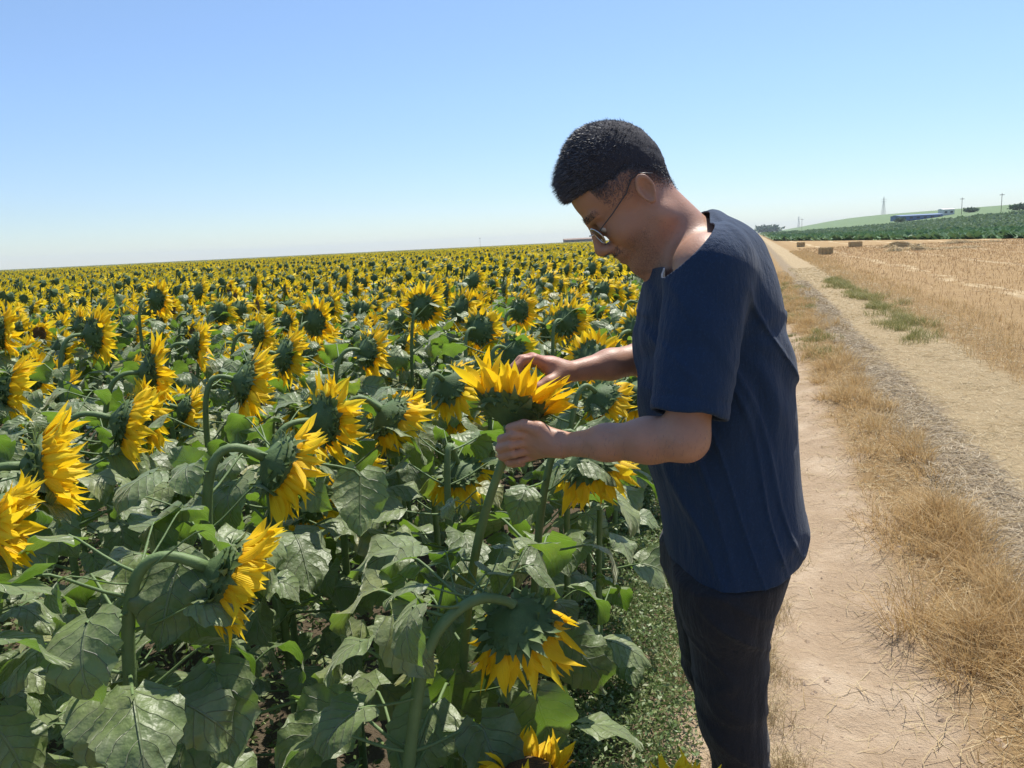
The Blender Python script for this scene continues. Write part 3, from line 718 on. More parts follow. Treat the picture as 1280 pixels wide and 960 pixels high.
mb.add(*lying(P, rng.uniform(.05, .2, len(P)), .0022*(1+P[:, 1]*.12)))
stuff('matted_straw', mb, [M_GREY], 'grey brown matted old straw between the golden grass and the pale right track', 'old straw')
mb = MB()
P = scatter(6500, -.25, 1.0, .8, 14, lambda x, y: np.clip(.6+.5*vnoise(x*3, y*3), 0, 1), 1.5); r_ = .0018+.012*rng.random(len(P))**4
oc = np.array([[1, 0, 0], [0, 1, 0], [-1, 0, 0], [0, -1, 0], [0, 0, .8], [0, 0, -.5]]); of = np.array([[0, 1, 4], [1, 2, 4], [2, 3, 4], [3, 0, 4], [1, 0, 5], [2, 1, 5], [3, 2, 5], [0, 3, 5]])
Vp = P[:, None]+r_[:, None, None]*oc[None]*rng.uniform(.6, 1.4, (len(P), 6, 1))*np.array([1, 1, .8]); mb.add(Vp.reshape(-1, 3), None, (of[None]+6*np.arange(len(P))[:, None, None]).reshape(-1, 3))
stuff('pebbles', mb, [simple('clod', (.40, .30, .21), .95, .1, .4, 3)], 'small clods and pebbles scattered over the bare dirt of the track', 'pebbles')
# short dry tufts at the edge of the dirt beside the man
mb = MB()
for k in range(150):
    y = 1.2+3.6*rng.random()**1.3; x = -.05+.10*rng.normal(); n = int(U(40, 130)); P = tuft(n, x, y, U(.03, .10)); h = U(.03, .11)
    mb.add(*blades(P, rng.uniform(.4, 1.1, n)*h, rng.normal(size=(n, 2))*h*.7, rng.uniform(.001, .0022, n)))
P = scatter(7000, -.3, .12, .9, 8, lambda x, y: .5+.5*vnoise(x*6, y*4), 1.3)
mb.add(*blades(P, rng.uniform(.01, .06, len(P)), rng.normal(size=(len(P), 2))*.05, .0016))
stuff('dry_tufts', mb, [M_STRAW], 'short dry grass tufts along the dirt behind the trousers', 'dry grass')
# verge with green tufts
mb = MB()
P = scatter(20000, 2.3, 3.6, 3, 60, lambda x, y: np.clip(.6+.5*vnoise(x*1.4, y*.5), 0, 1), 1.5)
mb.add(*blades(P, rng.uniform(.04, .19, len(P)), rng.normal(size=(len(P), 2))*.08, .0022*(1+P[:, 1]*.11)))
stuff('verge_grass', mb, [M_GOLD], 'dry golden grass of the verge between the right track and the stubble', 'dry grass')
mb = MB()
for k in range(70):
    y = 11+14*rng.random(); x = 2.2+.16*rng.normal()
    n = 110; P = tuft(n, x, y, U(.08, .25)); h = U(.08, .2)
    mb.add(*blades(P, rng.uniform(.5, 1.1, n)*h, rng.normal(size=(n, 2))*h*.6, .003*(1+y*.05)))
for k in range(40):
    y = 9+14*rng.random(); x = .75+.2*rng.normal(); n = 90; P = tuft(n, x, y, U(.08, .25)); h = U(.05, .14)
    mb.add(*blades(P, rng.uniform(.5, 1.1, n)*h, rng.normal(size=(n, 2))*h*.5, .003*(1+y*.08)))
stuff('green_grass', mb, [M_GRASS], 'greener grass tufts at the left edge of the verge and on the ridge further on', 'grass')
# stubble
mb = MB()
P = scatter(60000, 3.3, 34, 3, 70, None, 1.25); keep = (P[:, 0] < .75*P[:, 1]+2.5); P = P[keep]
P[:, 0] = np.round(P[:, 0]/.16)*.16+rng.normal(size=len(P))*.02
mb.add(*blades(P, rng.uniform(.05, .13, len(P)), rng.normal(size=(len(P), 2))*.03, .0035*(1+P[:, 1]*.07)))
P = scatter(30000, 3.2, 30, 3, 60, lambda x, y: np.where(np.abs((x/3.4) % 1-.5) < .12, 1., .25), 1.3); P = P[P[:, 0] < .75*P[:, 1]+2.5]
mb.add(*lying(P+[0, 0, .05], rng.uniform(.08, .3, len(P)), .004*(1+P[:, 1]*.07)))
stuff('stubble', mb, [M_STUB], 'cut orange brown stubble covering the harvested field at right', 'stubble')
# weeds along the foot of the crop: many tiny leaves
mb = MB()
def weeds(P, hmax, size):
    n = len(P); V = []
    th = rng.uniform(0, 6.28, n); el = rng.uniform(-.6, .9, n); L = size*rng.uniform(.6, 1.4, n)
    d = np.stack([np.cos(th)*np.cos(el), np.sin(th)*np.cos(el), np.sin(el)], 1)*L[:, None]
    s = nrm(np.cross(d, rng.normal(size=(n, 3))))*L[:, None]*.22
    return np.stack([P, P+d*.5-s, P+d, P+d*.5+s], 1).reshape(-1, 3), np.arange(4*n).reshape(-1, 4)
def weed_cloud(n, x0, x1, y0, y1, hmax, size, dens=None, pw=1.4):
    P = scatter(n, x0, x1, y0, y1, dens, pw)
    top = hmax*(.25+.75*np.clip(vnoise(P[:, 0]*5, P[:, 1]*5)*.7+.5, 0, 1)); P[:, 2] += rng.random(len(P))*top
    return weeds(P, hmax, size*(1+P[:, 1]*.06))
mb.add(*weed_cloud(120000, -.9, -.14, 1.1, 9, .13, .015, lambda x, y: np.clip(1.15-np.abs((x+.42)/.32)**3, 0, 1)))
mb.add(*weed_cloud(120000, -5.5, -.6, .3, 8, .34, .022, lambda x, y: np.clip(.6+.8*vnoise(x*2, y*2), 0, 1)))
P = scatter(5000, -.8, -.2, 1.1, 6, None, 1.4); mb.add(*blades(P, rng.uniform(.03, .14, len(P)), rng.normal(size=(len(P), 2))*.04, .0016))
stuff('weeds', mb, [M_WEED], 'low green weeds growing at the foot of the sunflowers', 'weeds')

# ---------------------------------------------------------------- hay bales, swaths, far things
M_BALE = simple('baled_straw', (.52, .39, .21), .9, .1, .35, 6, 1.0, 40, .05)
M_TWINE = simple('twine', (.55, .45, .3), .8)
def bale(px, py, v, L, rz, label):
    p = W(P3(px, py, v)); x, y = p[0], p[1]; z = float(ground_z(x, y)); root = empty('straw_bale', (x, y, z), rz)
    tag(root, label, 'straw bale', 'straw bales lying on the stubble')
    bm = bmesh.new(); bmesh.ops.create_cube(bm, size=1); bmesh.ops.scale(bm, vec=(L, .5, .42), verts=bm.verts)
    bmesh.ops.bevel(bm, geom=list(bm.edges), offset=.04, segments=2, affect='EDGES')
    bmesh.ops.subdivide_edges(bm, edges=list(bm.edges), cuts=3, use_grid_fill=True)
    for q in bm.verts:
        d = vnoise(q.co.x*7+x, q.co.y*7, q.co.z*7); q.co += q.co.normalized()*float(d)*.025; q.co.z += .21
    me = bpy.data.meshes.new('block'); bm.to_mesh(me); bm.free(); me.materials.append(M_BALE); mkobj('block', me, root)
    for xo in (-L*.22, L*.22):
        m2 = MB(); a, b = .262, .432
        path = np.array([[xo, -a, .0], [xo, -a, b], [xo, a, b], [xo, a, 0.0]]); m2.add(*tube(path, .008, 5, True)); mkobj('twine', m2.mesh('twine', [M_TWINE]), root)
    rr_ = np.random.default_rng(int(px)); n = 500
    Pb = np.stack([rr_.uniform(-L/2, L/2, n), rr_.choice([-.25, .25], n)*rr_.uniform(.8, 1.02, n), rr_.uniform(.02, .43, n)], 1)
    m3 = MB(); m3.add(*lying(Pb, .12, .012)); mkobj('loose_straw', m3.mesh('loose_straw', [M_STRAW]), root)
bale(1032, 321, 47, .72, radians(25), 'nearest straw bale, with a bright top, beside the verge')
bale(1069, 312, 62, .95, radians(12), 'straw bale furthest right of the three')
bale(1001, 309.5, 72, .6, radians(30), 'small straw bale nearest to the track in the distance')
def swath(px, py, v, L, label):
    p = W(P3(px, py, v)); x, y = p[0], p[1]; root_z = float(ground_z(x, y)); m = MB()
    n, k = 60, 9; t = np.linspace(-L/2, L/2, n)[:, None]; s = np.linspace(-1, 1, k)[None, :]
    hgt = .34*(1-s**2)*(.55+.6*np.clip(vnoise(t*1.3+px, 0*s+2.), -1, 1))*np.clip((L/2-np.abs(t))*2, 0, 1)
    X = t+0*s; Y = .55*s+.2*vnoise(t*.8, 1.); Z = hgt+.05*vnoise(t*4, s*4)*(1-s**2)-.01
    m.add(np.stack([X.ravel(), (Y+0*X).ravel(), Z.ravel()], 1), grid_faces(n, k)[:, ::-1])
    rr_ = np.random.default_rng(int(px)); q = 2500; ii = rr_.integers(0, n*k, q); Vv = m.V[0][ii]
    m.add(*lying(Vv+rr_.normal(size=(q, 3))*[.03, .03, .01]+[0, 0, .01], .25, .015), mi=1)
    o = mkobj('straw_swath', m.mesh('straw_swath', [M_BALE, M_STRAW])); o.location = (x, y, root_z); o.rotation_euler = (0, 0, PSI+radians(-12))
    tag(o, label, 'straw heap', 'raked straw heaps on the stubble')
swath(1122, 314, 54, 2.2, 'short raked straw heap behind the long row of heaps')
swath(1165, 318, 46, 5.2, 'long lumpy row of raked straw on the stubble')
swath(1215, 311, 57, 4.0, 'low pale line of straw behind the right end of the long lumpy row')

# green crop on the rise
M_CROP = blade_mat('green_crop', [(.08, .16, .055), (.11, .20, .075), (.14, .24, .10)], .6, .3, .2)
M_CROP2 = blade_mat('pale_green_crop', [(.13, .20, .09), (.16, .23, .11), (.12, .18, .08)], .6, .3, .2)
def edge_y(x): return np.interp(x, [0, 6.2, 13.4, 20.7, 60, 400], [150, 123, 97, 72.6, -10, -300])
def crop(name, n, depth0, depth1, size, m, label, pw):
    x = 3.5+rng.random(n)**1.2*330; d = depth0+(depth1-depth0)*rng.random(n)**pw
    y = edge_y(x)+d*1.0; k = (y > 8) & (x < .95*y+10) & (np.hypot(x, y) < 700); x, y = x[k], y[k]
    sz = size*(1+np.hypot(x, y)/260)*rng.uniform(.7, 1.3, len(x)); z = ground_z(x, y)
    mbc = MB(); 
    for q in range(4):
        th = rng.uniform(0, 6.28, len(x)); e = np.stack([np.cos(th), np.sin(th), 0*th], 1); c = np.stack([x, y, z], 1)+e*sz[:, None]*.25
        el = rng.uniform(.3, 1.1, len(x)); d_ = (e*np.cos(el)[:, None]+np.array([0, 0, 1])*np.sin(el)[:, None])*sz[:, None]
        s_ = np.stack([-np.sin(th), np.cos(th), 0*th], 1)*sz[:, None]*.42
        mbc.add(np.stack([c, c+d_*.6-s_, c+d_, c+d_*.6+s_], 1).reshape(-1, 3), np.arange(4*len(x)).reshape(-1, 4))
    return stuff(name, mbc, [m], label, 'green crop')
crop('green_crop', 42000, 0, 70, .55, M_CROP, 'low dark green crop on the near slope of the rise beyond the stubble', 1.2)
crop('upper_crop', 30000, 75, 330, .6, M_CROP2, 'paler green crop on the upper slope behind a thin dark line', 1.2)
# its soil, so that little stubble shows between: a low sheet of leaves
def crop_sheet(name, d0, d1, m):
    xs = np.concatenate([[3.5], 3.5+np.geomspace(.5, 420, 70)]); ds = np.linspace(d0, d1, 60)
    X, D = np.meshgrid(xs, ds, indexing='ij'); Y = edge_y(X)+D; Z = ground_z(X, Y)+.16+.05*rng.normal(size=X.shape); Z = np.where((D <= d0+1) | (D >= d1-1), ground_z(X, Y)-.05, Z)
    return tag(mkobj(name, mkmesh(name, np.stack([X.ravel(), Y.ravel(), Z.ravel()], 1), [grid_faces(70+1, 60)[:, ::-1]], m)), kind='structure')
M_HILL1 = simple('leafy_slope', (.085, .155, .06), .9, .1, .4, .8, 1, 3, .3); M_HILL2 = simple('pale_leafy_slope', (.14, .20, .095), .9, .1, .3, .3, 1, 2, .3)
crop_sheet('near_slope', 0, 71, M_HILL1); crop_sheet('far_slope', 75, 1500, M_HILL2)

M_STEEL = simple('galvanised_steel', (.30, .31, .32), .6); M_BLUE = simple('blue_cladding', (.10, .16, .30), .6); M_WHITE = simple('white_render', (.62, .62, .60), .8)
M_ROOF = simple('brown_roof', (.22, .14, .10), .8); M_DARK = simple('dark_opening', (.04, .04, .05), .5); M_WOOD = simple('wooden_pole', (.16, .12, .09), .9)
M_TREE = blade_mat('far_foliage', [(.07, .11, .055), (.09, .14, .065), (.11, .16, .08)], .8, .1, .1)
def skyline(px, v):
    """world place at photo column px and distance v, standing on the ground there"""
    u, _ = uz(px, 300, v); w = W(np.array([u, v, 0])); return w[0], w[1], float(ground_z(w[0], w[1]))
def house(name, px, v, L, Dp, H, roofh, wall, roofm, label, cat, win=4):
    x, y, z = skyline(px, v); root = empty(name, (x, y, z), PSI); tag(root, label, cat)
    m = MB(); box(m, (0, 0, H/2), (L, Dp, H)); mkobj('wall', m.mesh('wall', [wall], False), root)
    m = MB(); a, b = L/2+.3, Dp/2+.3
    V = [[-a, -b, H], [a, -b, H], [a, b, H], [-a, b, H], [-a, 0, H+roofh], [a, 0, H+roofh]]
    V = np.array(V, float); V[:, 2] += .003
    m.add(V, [[0, 1, 5, 4], [2, 3, 4, 5], [0, 3, 2, 1]], [[0, 4, 3], [1, 2, 5]]); mkobj('roof', m.mesh('roof', [roofm], False), root)
    for k in range(win):
        m = MB(); box(m, (-L/2+L*(k+.5)/win, -Dp/2-.03, H*.55), (L/win*.45, .06, H*.3)); mkobj('window', m.mesh('window', [M_DARK], False), root)
house('warehouse', 1144, 340, 18, 9, 2.0, .5, M_BLUE, M_BLUE, 'long low blue warehouse on top of the green rise', 'building', 6)
house('farm_house', 1181, 345, 5, 4, 2.6, .4, M_WHITE, M_WHITE, 'small white block on the rise just right of the blue warehouse', 'building', 2)
house('farm_shed', 722, 620, 22, 12, 3.0, 1.0, M_ROOF, M_ROOF, 'low dark building on the skyline touching the nose of the man', 'building', 5)
def pylon(px, v, H, label):
    x, y, z = skyline(px, v); root = empty('pylon', (x, y, z), PSI); tag(root, label, 'pylon'); w = H*.09; m = MB()
    for sx in (-1, 1):
        for sy in (-1, 1): m.add(*tube(np.array([[sx*w, sy*w, 0], [sx*w*.3, sy*w*.3, H*.75], [0, 0, H]]), H*.006, 4))
    for k in range(8):
        a, b = k/8*.75, (k+1)/8*.75; wa, wb = w*(1-.7*k/8), w*(1-.7*(k+1)/8)
        for s in (-1, 1):
            m.add(*tube(np.array([[-wa, s*wa, a*H], [wb, s*wb, b*H]]), H*.004, 4)); m.add(*tube(np.array([[wa, s*wa, a*H], [-wb, s*wb, b*H]]), H*.004, 4))
    mkobj('lattice_tower', m.mesh('lattice_tower', [M_STEEL], False), root)
    for f in (.72, .84):
        m = MB(); m.add(*tube(np.array([[-H*.16, 0, H*f], [0, 0, H*(f+.03)], [H*.16, 0, H*f]]), H*.006, 4)); mkobj('cross_arm', m.mesh('cross_arm', [M_STEEL], False), root)
pylon(1103, 620, 14, 'tallest lattice pylon, left of the blue warehouse on the skyline')
pylon(998, 900, 13, 'faint distant pylon just right of the shoulder of the man')
def pole(px, v, H, label):
    x, y, z = skyline(px, v); root = empty('utility_pole', (x, y, z), PSI); tag(root, label, 'pole'); m = MB()
    m.add(*tube(np.array([[0, 0, 0], [0, 0, H]]), .10, 6)); mkobj('post', m.mesh('post', [M_WOOD], False), root)
    m = MB(); box(m, (0, 0, H-.6), (1.8, .2, .2)); mkobj('cross_arm', m.mesh('cross_arm', [M_WOOD], False), root)
pole(1200, 330, 7, 'utility pole right of the white block on the rise')
pole(1249, 300, 7, 'utility pole nearest the right edge on the rise')
pole(1002, 520, 8, 'thin pole beside the faint distant pylon')
pole(600, 700, 9, 'lone thin pole on the skyline above the sunflower field')
def tree(px, v, H, wd, label):
    x, y, z = skyline(px, v); root = empty('tree', (x, y, z)); tag(root, label, 'tree', 'far trees on the skyline')
    m = MB(); m.add(*tube(np.array([[0, 0, 0], [0, 0, H*.6]]), [.18, .1], 5)); mkobj('trunk', m.mesh('trunk', [M_WOOD]), root)
    n = 700; r_ = np.random.default_rng(int(px)); P = r_.normal(size=(n, 3)); P = P/np.linalg.norm(P, axis=1)[:, None]*(r_.random(n)**.4)[:, None]
    P = P*(1+.35*vnoise(P[:, 0]*2+px, P[:, 1]*2, P[:, 2]*2))[:, None]*np.array([wd/2, wd/2, H*.42])+[0, 0, H*.6]
    m = MB(); m.add(*weeds(P, 0, wd*.16)); mkobj('crown', m.mesh('crown', [M_TREE]), root)
for px, v, H, wd, lab in ((1124, 328, 2.2, 4, 'dark bush hiding the left end of the blue warehouse'), (1212, 340, 1.8, 6, 'low tree between the white block and the poles'),
                          (1272, 290, 2.3, 6, 'broad tree at the right edge of the skyline'), (960, 900, 7, 26, 'flat far tree next to the shoulder of the man')):
    tree(px, v, H, wd, lab)

# ---------------------------------------------------------------- the man: implicit surfaces meshed with surface nets
def mesh_sdf(f, lo, hi, h):
    """f(P (n,3)) -> distance; dense grid, exact values only near the surface"""
    K = 8; lo = np.asarray(lo, float); n = (np.ceil((np.asarray(hi)-lo)/(h*K)).astype(int))*K
    nb_ = n//K; I = np.stack(np.meshgrid(*[np.arange(k) for k in nb_], indexing='ij'), -1).reshape(-1, 3)
    C = lo+(I+.5)*K*h; d = f(C); act = np.abs(d) < K*h*1.15
    D = np.full(n, 1.0, np.float32)
    Dv = D.reshape(nb_[0], K, nb_[1], K, nb_[2], K)
    sg = np.where(d < 0, -1., 1.).reshape(nb_); Dv[...] = sg[:, None, :, None, :, None]
    off = np.stack(np.meshgrid(*[np.arange(K)]*3, indexing='ij'), -1).reshape(-1, 3)
    A = I[act]
    for c in range(0, len(A), 400):
        B = A[c:c+400]; G = (B[:, None]*K+off[None]).reshape(-1, 3); val = f(lo+G*h)
        D[G[:, 0], G[:, 1], G[:, 2]] = val
    ins = D < 0
    cnt = np.zeros(np.array(n)-1, np.int8)
    for a in (0, 1):
        for b in (0, 1):
            for c in (0, 1): cnt += ins[a:n[0]-1+a, b:n[1]-1+b, c:n[2]-1+c]
    cell = np.argwhere((cnt > 0) & (cnt < 8)); idx = np.full(np.array(n)-1, -1, np.int32); idx[tuple(cell.T)] = np.arange(len(cell))
    acc = np.zeros((len(cell), 3)); num = np.zeros(len(cell))
    cs = [(a, b, c) for a in (0, 1) for b in (0, 1) for c in (0, 1)]
    for p in cs:
        for ax in range(3):
            if p[ax]: continue
            q = list(p); q[ax] = 1
            d0 = D[tuple((cell+p).T)]; d1 = D[tuple((cell+q).T)]; m = (d0 < 0) != (d1 < 0)
            t = np.where(m, d0/np.where(m, d0-d1, 1), 0); pt = np.tile(np.array(p, float), (len(cell), 1)); pt[:, ax] = t
            acc[m] += pt[m]; num[m] += 1
    V = lo+(cell+acc/num[:, None])*h; quads = []
    for ax in range(3):
        a1, a2 = (ax+1) % 3, (ax+2) % 3; sl0 = [slice(None)]*3; sl1 = [slice(None)]*3
        sl0[ax] = slice(0, n[ax]-1); sl1[ax] = slice(1, n[ax])
        ch = ins[tuple(sl0)] != ins[tuple(sl1)]; e = np.argwhere(ch)
        e = e[(e[:, a1] > 0) & (e[:, a2] > 0) & (e[:, a1] < n[a1]-1) & (e[:, a2] < n[a2]-1)]
        flip = ins[tuple(sl0)][tuple(e.T)]
        def cidx(d1_, d2_):
            q = e.copy(); q[:, a1] -= d1_; q[:, a2] -= d2_; return idx[tuple(q.T)]
        Q = np.stack([cidx(1, 1), cidx(0, 1), cidx(0, 0), cidx(1, 0)], 1); Q[~flip] = Q[~flip][:, ::-1]; quads.append(Q)
    Q = np.concatenate(quads); Q = Q[(Q >= 0).all(1)]
    # light relaxation takes the stair steps out
    for _ in range(2):
        s = np.zeros_like(V); c = np.zeros(len(V))
        for k in range(4): np.add.at(s, Q[:, k], V[Q[:, (k+1) % 4]]); np.add.at(s, Q[:, k], V[Q[:, (k-1) % 4]]); np.add.at(c, Q[:, k], 2)
        V = V*.5+.5*s/np.maximum(c, 1)[:, None]
    return V, Q
def smin(a, b, k):
    h = np.clip(.5+.5*(b-a)/k, 0, 1); return b+(a-b)*h-k*h*(1-h)
def smax(a, b, k): return -smin(-a, -b, k)
def cap_(P, a, b, r0, r1):
    a = np.asarray(a, float); ab = np.asarray(b, float)-a; t = np.clip((P-a)@ab/(ab@ab), 0, 1)
    return np.linalg.norm(P-a-t[:, None]*ab, axis=1)-(r0+(r1-r0)*t)
def ell(P, c, r, Rm=None):
    q = P-np.asarray(c, float)
    if Rm is not None: q = q@Rm.T
    r = np.asarray(r, float); k0 = np.linalg.norm(q/r, axis=1); k1 = np.linalg.norm(q/(r*r), axis=1); return k0*(k0-1)/np.maximum(k1, 1e-6)
def guard(P, lo, hi, fn, far=.08):
    """evaluate fn only near its box"""
    lo, hi = np.asarray(lo), np.asarray(hi); dd = np.linalg.norm(np.maximum(np.maximum(lo-P, P-hi), 0), axis=1)
    out = dd+far*.5; m = dd < far*.5
    if m.any(): out[m] = fn(P[m])
    return out
VM = 1.42                                            # distance of the middle of the man
def prof(pts, v=VM):
    a = np.array([uz(x, y, v) for x, y in pts]); o = np.argsort(a[:, 1]); return a[o, 1], a[o, 0]
fz, fu = prof([(852, 290), (826, 318), (808, 360), (797, 410), (800, 470), (803, 510), (811, 580), (824, 640), (830, 700), (829, 723), (843, 773), (852, 840), (860, 893), (884, 930), (892, 960)])
bz, bu = prof([(868, 250), (888, 256), (920, 266), (945, 290), (960, 330), (975, 400), (985, 450), (992, 520), (1000, 590), (1011, 655), (988, 705), (969, 720)])
tz, tu = prof([(985, 640), (976, 690), (969, 723), (958, 773), (955, 857), (957, 907), (960, 960)], 1.345)
lz, lu = prof([(815, 600), (824, 640), (830, 700), (831, 723), (843, 773), (852, 840), (860, 893), (884, 930), (894, 960)], 1.40)
zz = np.linspace(0, 1.75, 400)
def smooth(y, k=9): return np.convolve(np.pad(y, k, 'edge'), np.ones(2*k+1)/(2*k+1), 'valid')
UF = smooth(np.interp(zz, fz, fu), 5); UB = smooth(np.interp(zz, bz, bu), 4)
UF = UF+.010*np.clip((1.08-zz)/.2, 0, 1)
UB = UB-.024*np.clip((1.25-zz)/.3, 0, 1)
HW = smooth(np.interp(zz, [.8, .9, 1.0, 1.15, 1.3, 1.4, 1.46, 1.52, 1.6], [.198, .196, .182, .168, .170, .170, .14, .09, .07]), 5)
def loft(P, uf, ub, hw, vc, pw=2.35):
    z = P[:, 2]; a = (np.interp(z, zz, ub)-np.interp(z, zz, uf))/2; c = (np.interp(z, zz, ub)+np.interp(z, zz, uf))/2
    a = np.maximum(a, .01); b = np.maximum(np.interp(z, zz, hw), .01); q = np.abs((P[:, 0]-c)/a)**pw+np.abs((P[:, 1]-vc)/b)**pw
    return (q**(1/pw)-1)*np.minimum(a, b)
# joints of the arms, (u, v, z)
SN = P3(886, 338, 1.245); EN = P3(857, 548, 1.185); WN = P3(704, 556, 1.325)
SF = P3(866, 345, 1.60); EF = P3(846, 440, 1.63); WF = P3(707, 466, 1.505)
NECK0 = P3(816, 262, VM); NECK1 = P3(866, 306, VM)
def arm(P, S_, E_, W_, k=1.0):
    d = cap_(P, S_, E_, .052*k, .0325*k)
    M_ = E_+(W_-E_)*.28; d = smin(d, cap_(P, E_, M_, .036*k, .0355*k), .02); pass
    M2 = E_+(W_-E_)*.62; d = smin(d, cap_(P, M_, M2, .0355*k, .029*k), .02)
    return smin(d, cap_(P, M2, W_, .029*k, .0195*k), .02)
def chain(P, pts, rad):
    d = None
    for i in range(len(pts)-1):
        c = cap_(P, pts[i], pts[i+1], rad[i], rad[i+1]); d = c if d is None else smin(d, c, .002)
    return d
# left hand (near): thumb on top, fingers closed round the stem
def p(x, y, v): return P3(x, y, v)
LH = dict(W=WN, mcp=[p(661, 542, 1.352), p(659, 552, 1.358), p(661, 562, 1.368), p(665, 570, 1.382)],
          fing=[[p(641, 544, 1.352), p(627, 549, 1.378), p(631, 553, 1.408), p(647, 556, 1.416)],
                [p(639, 556, 1.354), p(625, 560, 1.376), p(629, 564, 1.404), p(646, 566, 1.412)],
                [p(642, 567, 1.360), p(628, 570, 1.380), p(632, 573, 1.404), p(648, 574, 1.410)],
                [p(649, 576, 1.372), p(636, 578, 1.386), p(640, 580, 1.402), p(653, 580, 1.406)]],
          thumb=[p(692, 547, 1.330), p(674, 536, 1.334), p(655, 531, 1.344), p(637, 535, 1.362)])
# right hand (far): comes over the flower, fingertips and thumb picking at the petals
RH = dict(W=WF, mcp=[p(668, 449, 1.488), p(665, 447, 1.508), p(666, 449, 1.528), p(669, 453, 1.546)],
          fing=[[p(655, 450, 1.482), p(646, 459, 1.474), p(644, 473, 1.466), p(648, 486, 1.462)],
                [p(651, 449, 1.502), p(642, 460, 1.496), p(641, 475, 1.488), p(646, 488, 1.480)],
                [p(652, 453, 1.524), p(644, 464, 1.518), p(644, 477, 1.510), p(650, 488, 1.502)],
                [p(657, 458, 1.544), p(650, 467, 1.538), p(650, 477, 1.530), p(655, 486, 1.522)]],
          thumb=[p(700, 472, 1.488), p(686, 478, 1.468), p(672, 485, 1.456), p(657, 489, 1.455)])
def hand(P, H):
    d = cap_(P, H['W'], H['W']*.6+H['mcp'][1]*.4, .021, .019)
    pal = None
    for k, m in enumerate(H['mcp']):
        c = cap_(P, H['W']*.88+m*.12, m, .0145, .0108-.0006*k); pal = c if pal is None else smin(pal, c, .014)
    th = H['thumb']; thb = cap_(P, H['W']*.5+th[0]*.5, th[1], .015, .0128)
    pal = smin(smin(d, pal, .014), thb, .014)
    out = smin(pal, chain(P, th[1:], [.0122, .0108, .0088]), .006)
    for k, (m, f) in enumerate(zip(H['mcp'], H['fing'])):
        r = .0092 if k < 3 else .0080
        pts = [m]+f; out2 = chain(P, pts, [r*1.05, r*.96, r*1.0, r*.90, r*.78])
        kn = np.linalg.norm(P-m, axis=1)-r*1.16
        out2 = smin(out2, kn, .003)
        out = smin(out, out2, .0018)
    return out
def box_of(H):
    q = np.array([H['W']]+H['mcp']+sum(H['fing'], [])+H['thumb']); return q.min(0)-.03, q.max(0)+.03
# head frame: f forward (face), t up, s sideways towards the camera
TILT = radians(43); YAWH = radians(-4)
EAR = P3(806, 239, VM-.075); EAR[1] = VM
_f = np.array([-cos(TILT), 0, -sin(TILT)]); _t = np.array([-sin(TILT), 0, cos(TILT)]); _s = np.array([0, -1.0, 0])
_y = YAWH; _f, _s = _f*cos(_y)+_s*sin(_y), _s*cos(_y)-_f*sin(_y)
HR = np.stack([_f, _t, _s])                          # rows
def toh(P): return (P-EAR)@HR.T
def fromh(q): return np.asarray(q, float)@HR+EAR
def head_l(q):
    d = ell(q, (.004, .050, 0), (.086, .090, .0755))
    d = smin(d, ell(q, (.026, .045, 0), (.064, .066, .066)), .03)
    d = smin(d, ell(q, (.040, -.030, 0), (.050, .078, .056)), .03)
    a = np.abs(q[:, 2]); q2 = np.stack([q[:, 0], q[:, 1], a], 1)
    d = smin(d, cap_(q2, (.000, -.052, .052), (.070, -.092, .012), .020, .019), .03)
    d = smin(d, ell(q2, (.058, -.022, .036), (.030, .028, .026)), .02)
    d = smax(d, -ell(q2, (.104, .008, .034), (.022, .015, .021)), .012)
    d = smin(d, np.linalg.norm(q2-[.079, .007, .031], axis=1)-.0125, .004)
    d = smin(d, cap_(q2, (.093, .027, .008), (.080, .030, .046), .0085, .007), .012)
    d = smin(d, cap_(q, (.094, .020, 0), (.114, -.022, 0), .0075, .0100), .010)
    d = smin(d, np.linalg.norm(q-[.114, -.026, 0], axis=1)-.0120, .008)
    d = smin(d, ell(q2, (.103, -.032, .0125), (.012, .009, .0085)), .005)
    d = smin(d, ell(q, (.085, -.052, 0), (.020, .022, .030)), .012)
    d = smin(d, cap_(q2, (.101, -.052, 0), (.090, -.056, .022), .0062, .004), .004)
    d = smin(d, cap_(q2, (.099, -.066, 0), (.088, -.063, .020), .0075, .004), .004)
    d = smin(d, np.linalg.norm((q-[.082, -.093, 0])*[1, 1, .8], axis=1)-.020, .016)
    # ear
    th = radians(14); er = np.stack([(q2[:, 0]+.008)*cos(th)+(q2[:, 1]-.002)*sin(th), -(q2[:, 0]+.008)*sin(th)+(q2[:, 1]-.002)*cos(th), q2[:, 2]-.0815-.18*np.clip(-(q2[:, 0]), 0, .03)], 1)
    er = er*1.27; lobe = np.where(er[:, 1] > 0, 1.0, 1.0+.35*np.clip(-er[:, 1]/.03, 0, 1)); e2 = er*np.stack([lobe, np.ones_like(lobe), np.ones_like(lobe)], 1)
    ring = np.hypot(np.hypot(e2[:, 0]/.0165, e2[:, 1]/.0300)-1, 0)*.019
    rim = np.hypot(ring, (er[:, 2]-.008))-.0043
    plate = ell(e2, (0, 0, .002), (.0155, .029, .0060)); plate = smax(plate, -ell(er, (.003, -.001, .011), (.0110, .019, .0095)), .003)
    ear = smin(smin(rim, plate, .004), ell(er, (.012, -.003, .004), (.005, .008, .005)), .004)
    d = smin(d, ear, .004)
    return d
